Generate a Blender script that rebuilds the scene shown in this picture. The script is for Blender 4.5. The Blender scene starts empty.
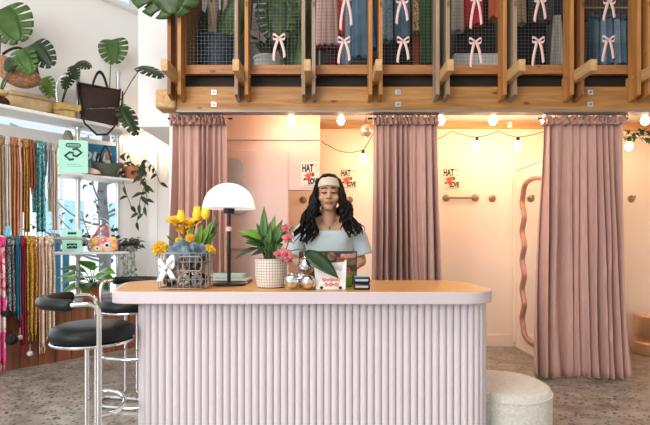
import bpy, bmesh, math, random
from mathutils import Vector, Matrix, Euler, noise

RND = random.Random(11)
sc = bpy.context.scene
C = sc.collection
PI = math.pi
F, HZ, HC = 460.0, 243.0, 1.2          # focal length in pixels, horizon row, camera height


def P(px, py, Y):
    """A photo pixel at depth Y -> world point."""
    return Vector(((px - 325) / F * Y, Y, HC - (py - HZ) / F * Y))


def RX(px, Y):
    return (px - 325) / F * Y


def RZ(py, Y):
    return HC - (py - HZ) / F * Y


def TRS(loc=(0, 0, 0), rot=(0, 0, 0), scl=(1, 1, 1)):
    return Matrix.LocRotScale(Vector(loc), Euler(rot), Vector(scl))


def lerp(a, b, t):
    return a + (b - a) * t


def wmat(o):
    m = TRS(o.location, o.rotation_euler, o.scale)
    return wmat(o.parent) @ m if o.parent is not None else m


# ------------------------------------------------------------------ mesh builder
class MB:
    def __init__(s):
        s.v = []
        s.f = []

    def add(s, vs, fs, M=None):
        b = len(s.v)
        s.v += [(M @ Vector(v)) if M is not None else Vector(v) for v in vs]
        s.f += [tuple(b + i for i in f) for f in fs]
        return s

    def box(s, x0, x1, y0, y1, z0, z1, M=None):
        vs = [(x0, y0, z0), (x1, y0, z0), (x1, y1, z0), (x0, y1, z0), (x0, y0, z1), (x1, y0, z1), (x1, y1, z1), (x0, y1, z1)]
        fs = [(0, 3, 2, 1), (4, 5, 6, 7), (0, 1, 5, 4), (1, 2, 6, 5), (2, 3, 7, 6), (3, 0, 4, 7)]
        return s.add(vs, fs, M)

    def lathe(s, prof, seg=32, M=None):
        vs, fs = [], []
        n = len(prof)
        for r, z in prof:
            for k in range(seg):
                a = 2 * PI * k / seg
                vs.append((max(r, 1e-5) * math.cos(a), max(r, 1e-5) * math.sin(a), z))
        for i in range(n - 1):
            for k in range(seg):
                k2 = (k + 1) % seg
                fs.append((i * seg + k, i * seg + k2, (i + 1) * seg + k2, (i + 1) * seg + k))
        if prof[0][0] > 1e-4:
            fs.append(tuple(range(seg - 1, -1, -1)))
        if prof[-1][0] > 1e-4:
            fs.append(tuple((n - 1) * seg + k for k in range(seg)))
        return s.add(vs, fs, M)

    def tube(s, pts, r, seg=8, closed=False, M=None, flat=1.0):
        pts = [Vector(p) for p in pts]
        n = len(pts)
        rs = list(r) if isinstance(r, (list, tuple)) else [r] * n
        tans = []
        for i in range(n):
            if closed:
                t = pts[(i + 1) % n] - pts[(i - 1) % n]
            else:
                t = pts[min(i + 1, n - 1)] - pts[max(i - 1, 0)]
            tans.append(t.normalized() if t.length > 1e-9 else Vector((0, 0, 1)))
        up = Vector((0, 0, 1)) if abs(tans[0].z) < 0.9 else Vector((1, 0, 0))
        a = (up - tans[0] * up.dot(tans[0])).normalized()
        vs, fs = [], []
        for i in range(n):
            t = tans[i]
            a = a - t * a.dot(t)
            a = a.normalized() if a.length > 1e-9 else t.orthogonal().normalized()
            b = t.cross(a)
            for k in range(seg):
                q = 2 * PI * k / seg
                vs.append(pts[i] + a * (math.cos(q) * rs[i] * flat) + b * (math.sin(q) * rs[i]))
        m = n if closed else n - 1
        for i in range(m):
            j = (i + 1) % n
            for k in range(seg):
                k2 = (k + 1) % seg
                fs.append((i * seg + k, i * seg + k2, j * seg + k2, j * seg + k))
        if not closed:
            fs.append(tuple(range(seg - 1, -1, -1)))
            fs.append(tuple((n - 1) * seg + k for k in range(seg)))
        return s.add(vs, fs, M)

    def capsule(s, p0, p1, r0, r1, seg=14):
        p0, p1 = Vector(p0), Vector(p1)
        d = p1 - p0
        L = max(d.length, 1e-6)
        q = d.to_track_quat('Z', 'Y').to_matrix().to_4x4()
        prof = [(r0 * math.sin(a), -r0 * math.cos(a)) for a in [i * PI / 12 for i in range(7)]]
        prof += [(r1 * math.cos(a), L + r1 * math.sin(a)) for a in [i * PI / 12 for i in range(7)]]
        return s.lathe(prof, seg, Matrix.Translation(p0) @ q)

    def ball(s, c, r, seg=20, rings=12, M=None):
        r = r if isinstance(r, (tuple, list)) else (r, r, r)
        prof = [(math.sin(PI * i / rings), -math.cos(PI * i / rings)) for i in range(rings + 1)]
        T = TRS(c, (0, 0, 0), r)
        return s.lathe(prof, seg, (M @ T) if M is not None else T)

    def grid(s, nu, nv, fn, M=None, wrap=False):
        vs = [fn(i / nu, j / nv) for j in range(nv + 1) for i in range(nu + (0 if wrap else 1))]
        w = nu if wrap else nu + 1
        fs = []
        for j in range(nv):
            for i in range(nu):
                i2 = (i + 1) % w if wrap else i + 1
                fs.append((j * w + i, j * w + i2, (j + 1) * w + i2, (j + 1) * w + i))
        return s.add(vs, fs, M)

    def prism(s, poly, z0, z1, M=None):
        n = len(poly)
        vs = [(x, y, z0) for x, y in poly] + [(x, y, z1) for x, y in poly]
        fs = [tuple(range(n - 1, -1, -1)), tuple(range(n, 2 * n))]
        fs += [(i, (i + 1) % n, n + (i + 1) % n, n + i) for i in range(n)]
        return s.add(vs, fs, M)

    def build(s, name, mat, parent=None, world=False, smooth=True, ang=38, bevel=0.0, solid=0.0, sub=0, voxel=0.0, seg=2, rel=6):
        me = bpy.data.meshes.new(name)
        vs = s.v
        if world and parent is not None:
            iv = wmat(parent).inverted()
            vs = [iv @ v for v in vs]
        me.from_pydata([tuple(v) for v in vs], [], s.f)
        me.validate()
        bm = bmesh.new()
        bm.from_mesh(me)
        bmesh.ops.remove_doubles(bm, verts=bm.verts, dist=1e-5)
        bmesh.ops.recalc_face_normals(bm, faces=bm.faces)
        bm.to_mesh(me)
        bm.free()
        if smooth:
            for p in me.polygons:
                p.use_smooth = True
            me.set_sharp_from_angle(angle=math.radians(ang))
        me.materials.append(mat)
        o = bpy.data.objects.new(name, me)
        C.objects.link(o)
        if parent is not None:
            o.parent = parent
        if solid:
            m = o.modifiers.new('Solid', 'SOLIDIFY')
            m.thickness = solid
            m.offset = 0
        if voxel:
            m = o.modifiers.new('Remesh', 'REMESH')
            m.mode = 'VOXEL'
            m.voxel_size = voxel
            m.use_smooth_shade = True
            m = o.modifiers.new('Smooth', 'SMOOTH')
            m.factor = 0.5
            m.iterations = rel
        if bevel:
            m = o.modifiers.new('Bevel', 'BEVEL')
            m.width = bevel
            m.segments = seg
            m.limit_method = 'ANGLE'
            m.angle_limit = math.radians(35)
        if sub:
            m = o.modifiers.new('Sub', 'SUBSURF')
            m.levels = sub
            m.render_levels = sub
        return o


def tag(o, label, cat, group=None, kind=None):
    o['label'] = label
    o['category'] = cat
    if group:
        o['group'] = group
    if kind:
        o['kind'] = kind
    return o


def thing(name, label, cat, loc=(0, 0, 0), rz=0.0, group=None):
    o = bpy.data.objects.new(name, None)
    o.empty_display_size = 0.05
    C.objects.link(o)
    o.location = loc
    o.rotation_euler = (0, 0, rz)
    return tag(o, label, cat, group)


def solo(name, label, cat, mb, mat, group=None, **kw):
    """One-mesh thing built in world coordinates; its origin goes to its base."""
    xs = [v.x for v in mb.v]; ys = [v.y for v in mb.v]; zs = [v.z for v in mb.v]
    base = Vector(((min(xs) + max(xs)) / 2, (min(ys) + max(ys)) / 2, min(zs)))
    mb.v = [v - base for v in mb.v]
    o = mb.build(name, mat, None, **kw)
    o.location = base
    return tag(o, label, cat, group)


def struct(name, mb, mat, **kw):
    kw.setdefault('smooth', False)
    o = mb.build(name, mat, None, **kw)
    o['kind'] = 'structure'
    return o


def dup(root, loc, rz, label, group=None):
    r = root.copy()
    C.objects.link(r)
    r.location = loc
    r.rotation_euler = (0, 0, rz)
    r['label'] = label
    if group:
        r['group'] = group
    for ch in list(root.children):
        c = ch.copy()
        C.objects.link(c)
        c.parent = r
        for g in list(ch.children):
            d = g.copy()
            C.objects.link(d)
            d.parent = c
    return r


def text_mesh(s, size=1.0, extr=0.02, shear=0.0, bold=0.0):
    cu = bpy.data.curves.new('txt', 'FONT')
    cu.body = s
    cu.size = size
    cu.extrude = extr
    cu.shear = shear
    cu.offset = bold
    cu.align_x = 'CENTER'
    cu.align_y = 'CENTER'
    cu.resolution_u = 3
    ob = bpy.data.objects.new('txt', cu)
    C.objects.link(ob)
    dg = bpy.context.evaluated_depsgraph_get()
    me = bpy.data.meshes.new_from_object(ob.evaluated_get(dg))
    vs = [tuple(v.co) for v in me.vertices]
    fs = [tuple(p.vertices) for p in me.polygons]
    bpy.data.objects.remove(ob)
    bpy.data.curves.remove(cu)
    bpy.data.meshes.remove(me)
    return vs, fs


# ------------------------------------------------------------------ materials
def _new(name):
    m = bpy.data.materials.new(name)
    m.use_nodes = True
    nt = m.node_tree
    return m, nt, nt.nodes['Principled BSDF']


def _inp(b, k, v):
    if k in b.inputs:
        b.inputs[k].default_value = v


def mat(name, col, rough=0.6, metal=0.0, var=0.08, scale=8.0, bump=0.0, bscale=None, sheen=0.0, coat=0.0, trans=0.0, ior=1.45, emit=None, estr=0.0, sss=0.0, stretch=(1, 1, 1), spec=None):
    m, nt, b = _new(name)
    tc = nt.nodes.new('ShaderNodeTexCoord')
    mp = nt.nodes.new('ShaderNodeMapping')
    mp.inputs['Scale'].default_value = stretch
    nz = nt.nodes.new('ShaderNodeTexNoise')
    nz.inputs['Scale'].default_value = scale
    nz.inputs['Detail'].default_value = 4
    rp = nt.nodes.new('ShaderNodeValToRGB')
    rp.color_ramp.elements[0].position = 0.3
    rp.color_ramp.elements[1].position = 0.7
    rp.color_ramp.elements[0].color = tuple(max(0, c * (1 - var)) for c in col) + (1,)
    rp.color_ramp.elements[1].color = tuple(min(1, c * (1 + var)) for c in col) + (1,)
    L = nt.links.new
    L(tc.outputs['Object'], mp.inputs['Vector'])
    L(mp.outputs['Vector'], nz.inputs['Vector'])
    L(nz.outputs['Fac'], rp.inputs['Fac'])
    L(rp.outputs['Color'], b.inputs['Base Color'])
    _inp(b, 'Roughness', rough)
    _inp(b, 'Metallic', metal)
    _inp(b, 'IOR', ior)
    if spec is not None:
        _inp(b, 'Specular IOR Level', spec)
    if sheen:
        _inp(b, 'Sheen Weight', sheen)
        _inp(b, 'Sheen Roughness', 0.4)
    if coat:
        _inp(b, 'Coat Weight', coat)
        _inp(b, 'Coat Roughness', 0.08)
    if trans:
        _inp(b, 'Transmission Weight', trans)
    if sss:
        _inp(b, 'Subsurface Weight', sss)
        _inp(b, 'Subsurface Radius', (0.02, 0.008, 0.004))
        _inp(b, 'Subsurface Scale', 0.3)
    if emit:
        _inp(b, 'Emission Color', tuple(emit) + (1,))
        _inp(b, 'Emission Strength', estr)
    if bump:
        n2 = nt.nodes.new('ShaderNodeTexNoise')
        n2.inputs['Scale'].default_value = bscale or scale * 6
        n2.inputs['Detail'].default_value = 3
        bp = nt.nodes.new('ShaderNodeBump')
        bp.inputs['Strength'].default_value = bump
        bp.inputs['Distance'].default_value = 0.01
        L(mp.outputs['Vector'], n2.inputs['Vector'])
        L(n2.outputs['Fac'], bp.inputs['Height'])
        L(bp.outputs['Normal'], b.inputs['Normal'])
    return m


def wood(name, c1, c2, along='X', scale=6.0, rough=0.5, knots=True, coat=0.0):
    m, nt, b = _new(name)
    L = nt.links.new
    tc = nt.nodes.new('ShaderNodeTexCoord')
    mp = nt.nodes.new('ShaderNodeMapping')
    st = {'X': (0.12, 1.6, 1.6), 'Y': (1.6, 0.12, 1.6), 'Z': (1.6, 1.6, 0.12)}[along]
    mp.inputs['Scale'].default_value = st
    nz = nt.nodes.new('ShaderNodeTexNoise')
    nz.inputs['Scale'].default_value = scale * 3
    nz.inputs['Detail'].default_value = 6
    nz.inputs['Distortion'].default_value = 0.8
    rp = nt.nodes.new('ShaderNodeValToRGB')
    rp.color_ramp.elements[0].position = 0.32
    rp.color_ramp.elements[1].position = 0.68
    rp.color_ramp.elements[0].color = tuple(c1) + (1,)
    rp.color_ramp.elements[1].color = tuple(c2) + (1,)
    L(tc.outputs['Object'], mp.inputs['Vector'])
    L(mp.outputs['Vector'], nz.inputs['Vector'])
    L(nz.outputs['Fac'], rp.inputs['Fac'])
    out = rp.outputs['Color']
    if knots:
        mp2 = nt.nodes.new('ShaderNodeMapping')
        mp2.inputs['Scale'].default_value = {'X': (1.6, 4, 4), 'Y': (4, 1.6, 4), 'Z': (4, 4, 1.6)}[along]
        vo = nt.nodes.new('ShaderNodeTexVoronoi')
        vo.inputs['Scale'].default_value = 1.8
        r2 = nt.nodes.new('ShaderNodeValToRGB')
        r2.color_ramp.elements[0].position = 0.05
        r2.color_ramp.elements[1].position = 0.11
        r2.color_ramp.elements[0].color = (0.16, 0.07, 0.03, 1)
        r2.color_ramp.elements[1].color = (1, 1, 1, 1)
        mx = nt.nodes.new('ShaderNodeMix')
        mx.data_type = 'RGBA'
        mx.blend_type = 'MULTIPLY'
        mx.inputs['Factor'].default_value = 0.75
        L(tc.outputs['Object'], mp2.inputs['Vector'])
        L(mp2.outputs['Vector'], vo.inputs['Vector'])
        L(vo.outputs['Distance'], r2.inputs['Fac'])
        L(out, mx.inputs[6])
        L(r2.outputs['Color'], mx.inputs[7])
        out = mx.outputs[2]
    L(out, b.inputs['Base Color'])
    _inp(b, 'Roughness', rough)
    if coat:
        _inp(b, 'Coat Weight', coat)
        _inp(b, 'Coat Roughness', 0.15)
    return m


def emis(name, col, s):
    m, nt, b = _new(name)
    _inp(b, 'Base Color', tuple(col) + (1,))
    _inp(b, 'Emission Color', tuple(col) + (1,))
    _inp(b, 'Emission Strength', s)
    return m


def patterned(name, cols, kind='noise', scale=20.0, rough=0.85, stretch=(1, 1, 1)):
    """Multi-coloured cloth print."""
    m, nt, b = _new(name)
    L = nt.links.new
    tc = nt.nodes.new('ShaderNodeTexCoord')
    mp = nt.nodes.new('ShaderNodeMapping')
    mp.inputs['Scale'].default_value = stretch
    L(tc.outputs['Object'], mp.inputs['Vector'])
    rp = nt.nodes.new('ShaderNodeValToRGB')
    rp.color_ramp.interpolation = 'CONSTANT'
    n = len(cols)
    while len(rp.color_ramp.elements) < n:
        rp.color_ramp.elements.new(0.5)
    if kind == 'noise':
        t = nt.nodes.new('ShaderNodeTexNoise')
        t.inputs['Scale'].default_value = scale
        t.inputs['Detail'].default_value = 2
        lo, hi, src = 0.36, 0.64, 'Fac'
    elif kind == 'cells':
        t = nt.nodes.new('ShaderNodeTexVoronoi')
        t.inputs['Scale'].default_value = scale
        lo, hi, src = 0.22, 0.80, 'Color'
    elif kind == 'spots':
        t = nt.nodes.new('ShaderNodeTexVoronoi')
        t.inputs['Scale'].default_value = scale
        lo, hi, src = 0.12, 0.75, 'Distance'
    else:
        t = nt.nodes.new('ShaderNodeTexWave')
        t.inputs['Scale'].default_value = scale
        t.bands_direction = 'Z'
        t.inputs['Distortion'].default_value = 1.5
        lo, hi, src = 0.0, 1.0, 'Fac'
    for i, c in enumerate(cols):
        rp.color_ramp.elements[i].position = 0 if i == 0 else lo + (hi - lo) * i / n
        rp.color_ramp.elements[i].color = tuple(c) + (1,)
    L(mp.outputs['Vector'], t.inputs['Vector'])
    L(t.outputs[src], rp.inputs['Fac'])
    L(rp.outputs['Color'], b.inputs['Base Color'])
    _inp(b, 'Roughness', rough)
    return m


M = {}
M['white_wall'] = mat('white_wall', (0.88, 0.865, 0.85), 0.8, var=0.02, scale=2, bump=0.04, bscale=60)
M['peach_wall'] = mat('peach_wall', (0.90, 0.755, 0.64), 0.75, var=0.02, scale=2, bump=0.03, bscale=60)
M['pink_wall'] = mat('pink_wall', (0.72, 0.52, 0.48), 0.75, var=0.02, scale=2)
M['ceiling'] = mat('ceiling_paint', (0.85, 0.83, 0.8), 0.9, var=0.02)
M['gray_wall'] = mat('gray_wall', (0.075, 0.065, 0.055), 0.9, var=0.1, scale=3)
M['trim_white'] = mat('trim_white', (0.80, 0.80, 0.80), 0.5, var=0.02)
M['pink_laminate'] = mat('pink_laminate', (0.64, 0.545, 0.58), 0.45, var=0.015, scale=3)
M['flute'] = mat('flute_paint', (0.70, 0.63, 0.66), 0.5, var=0.015, scale=3)
M['beam'] = wood('beam_wood', (0.29, 0.125, 0.032), (0.50, 0.25, 0.075), 'X', 5, 0.55)
M['board_y'] = wood('board_orange', (0.36, 0.14, 0.035), (0.54, 0.25, 0.07), 'Z', 5, 0.55)
M['board_grey'] = wood('board_grey', (0.25, 0.165, 0.105), (0.42, 0.31, 0.22), 'Z', 5, 0.65)
M['board_red'] = wood('board_red', (0.20, 0.07, 0.02), (0.34, 0.14, 0.045), 'Z', 5, 0.55)
M['joist'] = wood('joist_wood', (0.44, 0.24, 0.09), (0.62, 0.40, 0.19), 'Y', 5, 0.6)
M['ledger'] = wood('ledger_wood', (0.32, 0.12, 0.035), (0.48, 0.21, 0.07), 'X', 6, 0.55)
M['deck'] = wood('deck_wood_shade', (0.012, 0.007, 0.004), (0.03, 0.017, 0.01), 'X', 6, 0.8, False)  # wood colour taken to near black, painting the shade in the gap above the beam
M['plank'] = wood('plank_wood', (0.30, 0.15, 0.06), (0.46, 0.25, 0.11), 'Z', 3, 0.5)
M['top_wood'] = wood('top_wood', (0.54, 0.235, 0.05), (0.68, 0.345, 0.09), 'X', 5, 0.35, False, coat=0.15)
M['strip_wood'] = wood('strip_wood', (0.45, 0.24, 0.10), (0.6, 0.35, 0.16), 'X', 5, 0.6, False)
M['steel'] = mat('steel', (0.28, 0.28, 0.28), 0.55, 0.7, var=0.05)
M['galv'] = mat('galvanised', (0.60, 0.61, 0.62), 0.35, 0.9, var=0.1, scale=30)
M['chrome'] = mat('chrome', (0.82, 0.83, 0.85), 0.08, 1.0, var=0.01)
M['black_metal'] = mat('black_metal', (0.015, 0.015, 0.016), 0.4, 0.3, var=0.1)
M['black_leather'] = mat('black_leather', (0.008, 0.010, 0.012), 0.42, var=0.2, bump=0.1, bscale=120, spec=0.3)
M['velvet'] = mat('velvet', (0.56, 0.335, 0.285), 0.85, var=0.10, scale=10, stretch=(6, 6, 0.6), sheen=0.25, bump=0.05, bscale=90)
M['boucle'] = mat('boucle', (0.72, 0.70, 0.65), 0.95, var=0.12, scale=60, bump=0.9, bscale=70, sheen=0.2)
M['gold'] = mat('gold_metal', (0.86, 0.64, 0.46), 0.32, 1.0, var=0.05, bump=0.05, bscale=15)
M['copper_pink'] = mat('copper_pink', (0.42, 0.19, 0.13), 0.35, 0.15, var=0.05, coat=0.5)
M['mirror'] = mat('mirror_glass', (0.92, 0.92, 0.92), 0.02, 1.0, var=0.0)
M['dull_mirror'] = mat('dull_mirror', (0.50, 0.50, 0.50), 0.35, 0.25, var=0.12, scale=6)
M['brass'] = mat('brass_knob', (0.34, 0.25, 0.18), 0.35, 0.9, var=0.1)
M['bulb'] = emis('bulb_glow', (1.0, 0.64, 0.35), 115)
M['socket'] = mat('socket_black', (0.012, 0.012, 0.012), 0.5)
M['paper'] = mat('paper_white', (0.82, 0.79, 0.76), 0.8, var=0.03)
M['poster'] = mat('poster_paper', (0.80, 0.70, 0.62), 0.8, var=0.03)
M['ink'] = mat('ink_black', (0.03, 0.03, 0.035), 0.8)
M['ink_red'] = mat('ink_red', (0.80, 0.11, 0.06), 0.8)
M['ink_grey'] = mat('ink_grey', (0.35, 0.30, 0.28), 0.8)
M['ink_green'] = mat('ink_green', (0.08, 0.14, 0.03), 0.8)
M['ink_coral'] = mat('ink_coral', (0.80, 0.22, 0.16), 0.8)
M['mint'] = mat('mint_board', (0.42, 0.78, 0.63), 0.6, var=0.02)
M['mint_ink'] = mat('mint_ink', (0.02, 0.06, 0.05), 0.7)
M['mint_ink_faint'] = mat('mint_ink_faint', (0.22, 0.5, 0.42), 0.7)
M['blue_board'] = mat('blue_board', (0.03, 0.22, 0.42), 0.6, var=0.1)
M['wire'] = mat('mesh_wire', (0.15, 0.15, 0.14), 0.45, 0.3)
M['basket_wire'] = mat('basket_wire', (0.32, 0.27, 0.24), 0.35, 0.8)
M['ribbon'] = mat('pink_ribbon', (0.86, 0.60, 0.58), 0.5, var=0.05, sheen=0.3)
M['ribbon_white'] = mat('white_ribbon', (0.86, 0.85, 0.85), 0.5, var=0.04)
M['leaf'] = mat('leaf_green', (0.042, 0.105, 0.014), 0.4, var=0.35, scale=12)
M['leaf_dark'] = mat('leaf_dark', (0.012, 0.038, 0.009), 0.4, var=0.4, scale=12)
M['leaf_light'] = mat('leaf_light', (0.11, 0.22, 0.02), 0.42, var=0.3, scale=10)
M['leaf_var'] = mat('leaf_variegated', (0.035, 0.075, 0.018), 0.4, var=0.6, scale=18)
M['leaf_lime'] = mat('leaf_lime', (0.15, 0.38, 0.03), 0.35, var=0.35, scale=9)
M['leaf_purple'] = mat('leaf_purple', (0.055, 0.06, 0.05), 0.45, var=0.6, scale=30)
M['stem'] = mat('stem_green', (0.06, 0.12, 0.03), 0.5, var=0.2)
M['stem_pale'] = mat('stem_pale', (0.62, 0.48, 0.36), 0.7, var=0.25, scale=12, stretch=(3, 3, 0.4))
M['terracotta'] = mat('terracotta', (0.50, 0.16, 0.07), 0.8, var=0.15, scale=12)
M['soil'] = mat('soil', (0.03, 0.02, 0.015), 1.0, var=0.4, scale=60)
M['navy_pot'] = mat('navy_pot', (0.018, 0.035, 0.06), 0.55, var=0.15)
M['white_pot'] = mat('white_pot', (0.6, 0.58, 0.55), 0.6, var=0.05)
M['tote'] = mat('tote_leather', (0.028, 0.012, 0.007), 0.5, spec=0.3, var=0.3, scale=14, bump=0.1)
M['cork'] = patterned('cork_weave', [(0.30, 0.14, 0.07), (0.45, 0.25, 0.14), (0.22, 0.09, 0.05), (0.5, 0.32, 0.2)], 'noise', 45)
M['suede'] = mat('suede_tan', (0.42, 0.30, 0.16), 0.9, var=0.22, scale=10, bump=0.3, bscale=25)
M['ochre_leather'] = mat('ochre_leather', (0.52, 0.36, 0.12), 0.65, var=0.3, scale=12, bump=0.2)
M['olive_bag'] = mat('olive_bag', (0.075, 0.085, 0.06), 0.5, var=0.3, scale=9)
M['patch_bag'] = patterned('patch_bag', [(0.75, 0.22, 0.16), (0.82, 0.42, 0.08), (0.8, 0.5, 0.45), (0.85, 0.28, 0.3), (0.65, 0.15, 0.18), (0.85, 0.6, 0.2)], 'cells', 24, 0.7)
M['skin'] = mat('skin', (0.52, 0.28, 0.175), 0.5, var=0.05, scale=10, sss=0.12)
M['lip'] = mat('lip', (0.38, 0.12, 0.105), 0.4, var=0.05)
M['hair'] = mat('hair_black', (0.005, 0.004, 0.0035), 0.45, var=0.3, scale=30, spec=0.16)
M['tee'] = mat('tee_blue_grey', (0.47, 0.56, 0.60), 0.9, var=0.06, scale=6, bump=0.15, bscale=18)
M['trouser'] = mat('trouser_black', (0.03, 0.03, 0.035), 0.9, var=0.1)
M['headband'] = mat('headband_cream', (0.60, 0.50, 0.39), 0.85, var=0.05, bump=0.2)
M['lash'] = mat('lash', (0.012, 0.008, 0.006), 0.7)
M['lamp_glass'] = mat('lamp_opal_glass', (0.86, 0.84, 0.82), 0.25, var=0.01, emit=(1, 0.96, 0.92), estr=0.5, coat=0.3)
M['pink_tag'] = mat('pink_tag', (0.85, 0.5, 0.45), 0.6)
M['yellow'] = mat('petal_yellow', (0.90, 0.62, 0.04), 0.6, var=0.15, scale=30)
M['orange_yellow'] = mat('petal_amber', (0.90, 0.53, 0.05), 0.6, var=0.2, scale=30)
M['orchid'] = mat('orchid_pink', (0.47, 0.10, 0.12), 0.5, var=0.4, scale=25)
M['orchid_dark'] = mat('orchid_centre', (0.45, 0.05, 0.08), 0.5, var=0.2)
M['denim_rag'] = mat('denim_grey', (0.11, 0.155, 0.20), 0.9, var=0.7, scale=22, bump=0.3)
M['ceramic'] = mat('ceramic', (0.74, 0.68, 0.62), 0.5, var=0.04)
M['disco'] = mat('disco_tile', (0.85, 0.85, 0.84), 0.14, 1.0, var=0.25, scale=60)
M['laptop'] = mat('laptop_brown', (0.075, 0.045, 0.032), 0.45, var=0.2)
M['key'] = mat('laptop_key', (0.02, 0.02, 0.02), 0.5)
M['screen_blue'] = mat('screen_blue', (0.12, 0.32, 0.45), 0.2, emit=(0.25, 0.5, 0.7), estr=0.25)
M['screen_glow'] = mat('laptop_screen', (0.4, 0.4, 0.42), 0.2, emit=(0.8, 0.85, 0.9), estr=0.5)
M['black_plastic'] = mat('black_plastic', (0.012, 0.012, 0.014), 0.35)
M['glass_vase'] = mat('vase_glass', (0.9, 0.95, 0.95), 0.05, trans=0.95, var=0.0)
M['green_card'] = mat('green_card', (0.10, 0.24, 0.03), 0.6)
# ------------------------------------------------------------------ special materials
def floor_mat():
    m, nt, b = _new('polished_concrete')
    L = nt.links.new
    tc = nt.nodes.new('ShaderNodeTexCoord')
    n1 = nt.nodes.new('ShaderNodeTexNoise'); n1.inputs['Scale'].default_value = 7; n1.inputs['Detail'].default_value = 8
    n2 = nt.nodes.new('ShaderNodeTexVoronoi'); n2.inputs['Scale'].default_value = 24
    n3 = nt.nodes.new('ShaderNodeTexVoronoi'); n3.inputs['Scale'].default_value = 40
    r1 = nt.nodes.new('ShaderNodeValToRGB')
    r1.color_ramp.elements[0].position = 0.3; r1.color_ramp.elements[0].color = (0.17, 0.148, 0.128, 1)
    r1.color_ramp.elements[1].position = 0.7; r1.color_ramp.elements[1].color = (0.38, 0.345, 0.305, 1)
    r2 = nt.nodes.new('ShaderNodeValToRGB')
    r2.color_ramp.elements[0].position = 0.2; r2.color_ramp.elements[0].color = (0.10, 0.09, 0.085, 1)
    r2.color_ramp.elements[1].position = 0.34; r2.color_ramp.elements[1].color = (1, 1, 1, 1)
    r3 = nt.nodes.new('ShaderNodeValToRGB')
    r3.color_ramp.elements[0].position = 0.12; r3.color_ramp.elements[0].color = (1.9, 1.8, 1.65, 1)
    r3.color_ramp.elements[1].position = 0.22; r3.color_ramp.elements[1].color = (1, 1, 1, 1)
    m1 = nt.nodes.new('ShaderNodeMix'); m1.data_type = 'RGBA'; m1.blend_type = 'MULTIPLY'; m1.inputs['Factor'].default_value = 1
    m2 = nt.nodes.new('ShaderNodeMix'); m2.data_type = 'RGBA'; m2.blend_type = 'MULTIPLY'; m2.inputs['Factor'].default_value = 1
    for n in (n1, n2, n3):
        L(tc.outputs['Object'], n.inputs['Vector'])
    L(n1.outputs['Fac'], r1.inputs['Fac']); L(n2.outputs['Distance'], r2.inputs['Fac']); L(n3.outputs['Distance'], r3.inputs['Fac'])
    L(r1.outputs['Color'], m1.inputs[6]); L(r2.outputs['Color'], m1.inputs[7])
    L(m1.outputs[2], m2.inputs[6]); L(r3.outputs['Color'], m2.inputs[7])
    L(m2.outputs[2], b.inputs['Base Color'])
    _inp(b, 'Roughness', 0.3)
    return m


def planks_mat():
    """Vertical red-brown boards of the window base (object X runs along the wall)."""
    m, nt, b = _new('base_planks')
    L = nt.links.new
    tc = nt.nodes.new('ShaderNodeTexCoord')
    mp = nt.nodes.new('ShaderNodeMapping'); mp.inputs['Scale'].default_value = (1.6, 1.6, 0.15)
    nz = nt.nodes.new('ShaderNodeTexNoise'); nz.inputs['Scale'].default_value = 14; nz.inputs['Detail'].default_value = 6
    rp = nt.nodes.new('ShaderNodeValToRGB')
    rp.color_ramp.elements[0].position = 0.3; rp.color_ramp.elements[0].color = (0.13, 0.04, 0.02, 1)
    rp.color_ramp.elements[1].position = 0.7; rp.color_ramp.elements[1].color = (0.30, 0.10, 0.045, 1)
    sp = nt.nodes.new('ShaderNodeSeparateXYZ')
    mu = nt.nodes.new('ShaderNodeMath'); mu.operation = 'MULTIPLY'; mu.inputs[1].default_value = 6.5
    fr = nt.nodes.new('ShaderNodeMath'); fr.operation = 'FRACT'
    gt = nt.nodes.new('ShaderNodeMath'); gt.operation = 'GREATER_THAN'; gt.inputs[1].default_value = 0.05
    mx = nt.nodes.new('ShaderNodeMix'); mx.data_type = 'RGBA'
    mx.inputs[6].default_value = (0.03, 0.012, 0.008, 1)
    L(tc.outputs['Object'], mp.inputs['Vector']); L(mp.outputs['Vector'], nz.inputs['Vector']); L(nz.outputs['Fac'], rp.inputs['Fac'])
    L(tc.outputs['Object'], sp.inputs['Vector']); L(sp.outputs['X'], mu.inputs[0]); L(mu.outputs[0], fr.inputs[0]); L(fr.outputs[0], gt.inputs[0])
    L(gt.outputs[0], mx.inputs[0]); L(rp.outputs['Color'], mx.inputs[7]); L(mx.outputs[2], b.inputs['Base Color'])
    _inp(b, 'Roughness', 0.4)
    return m


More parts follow.
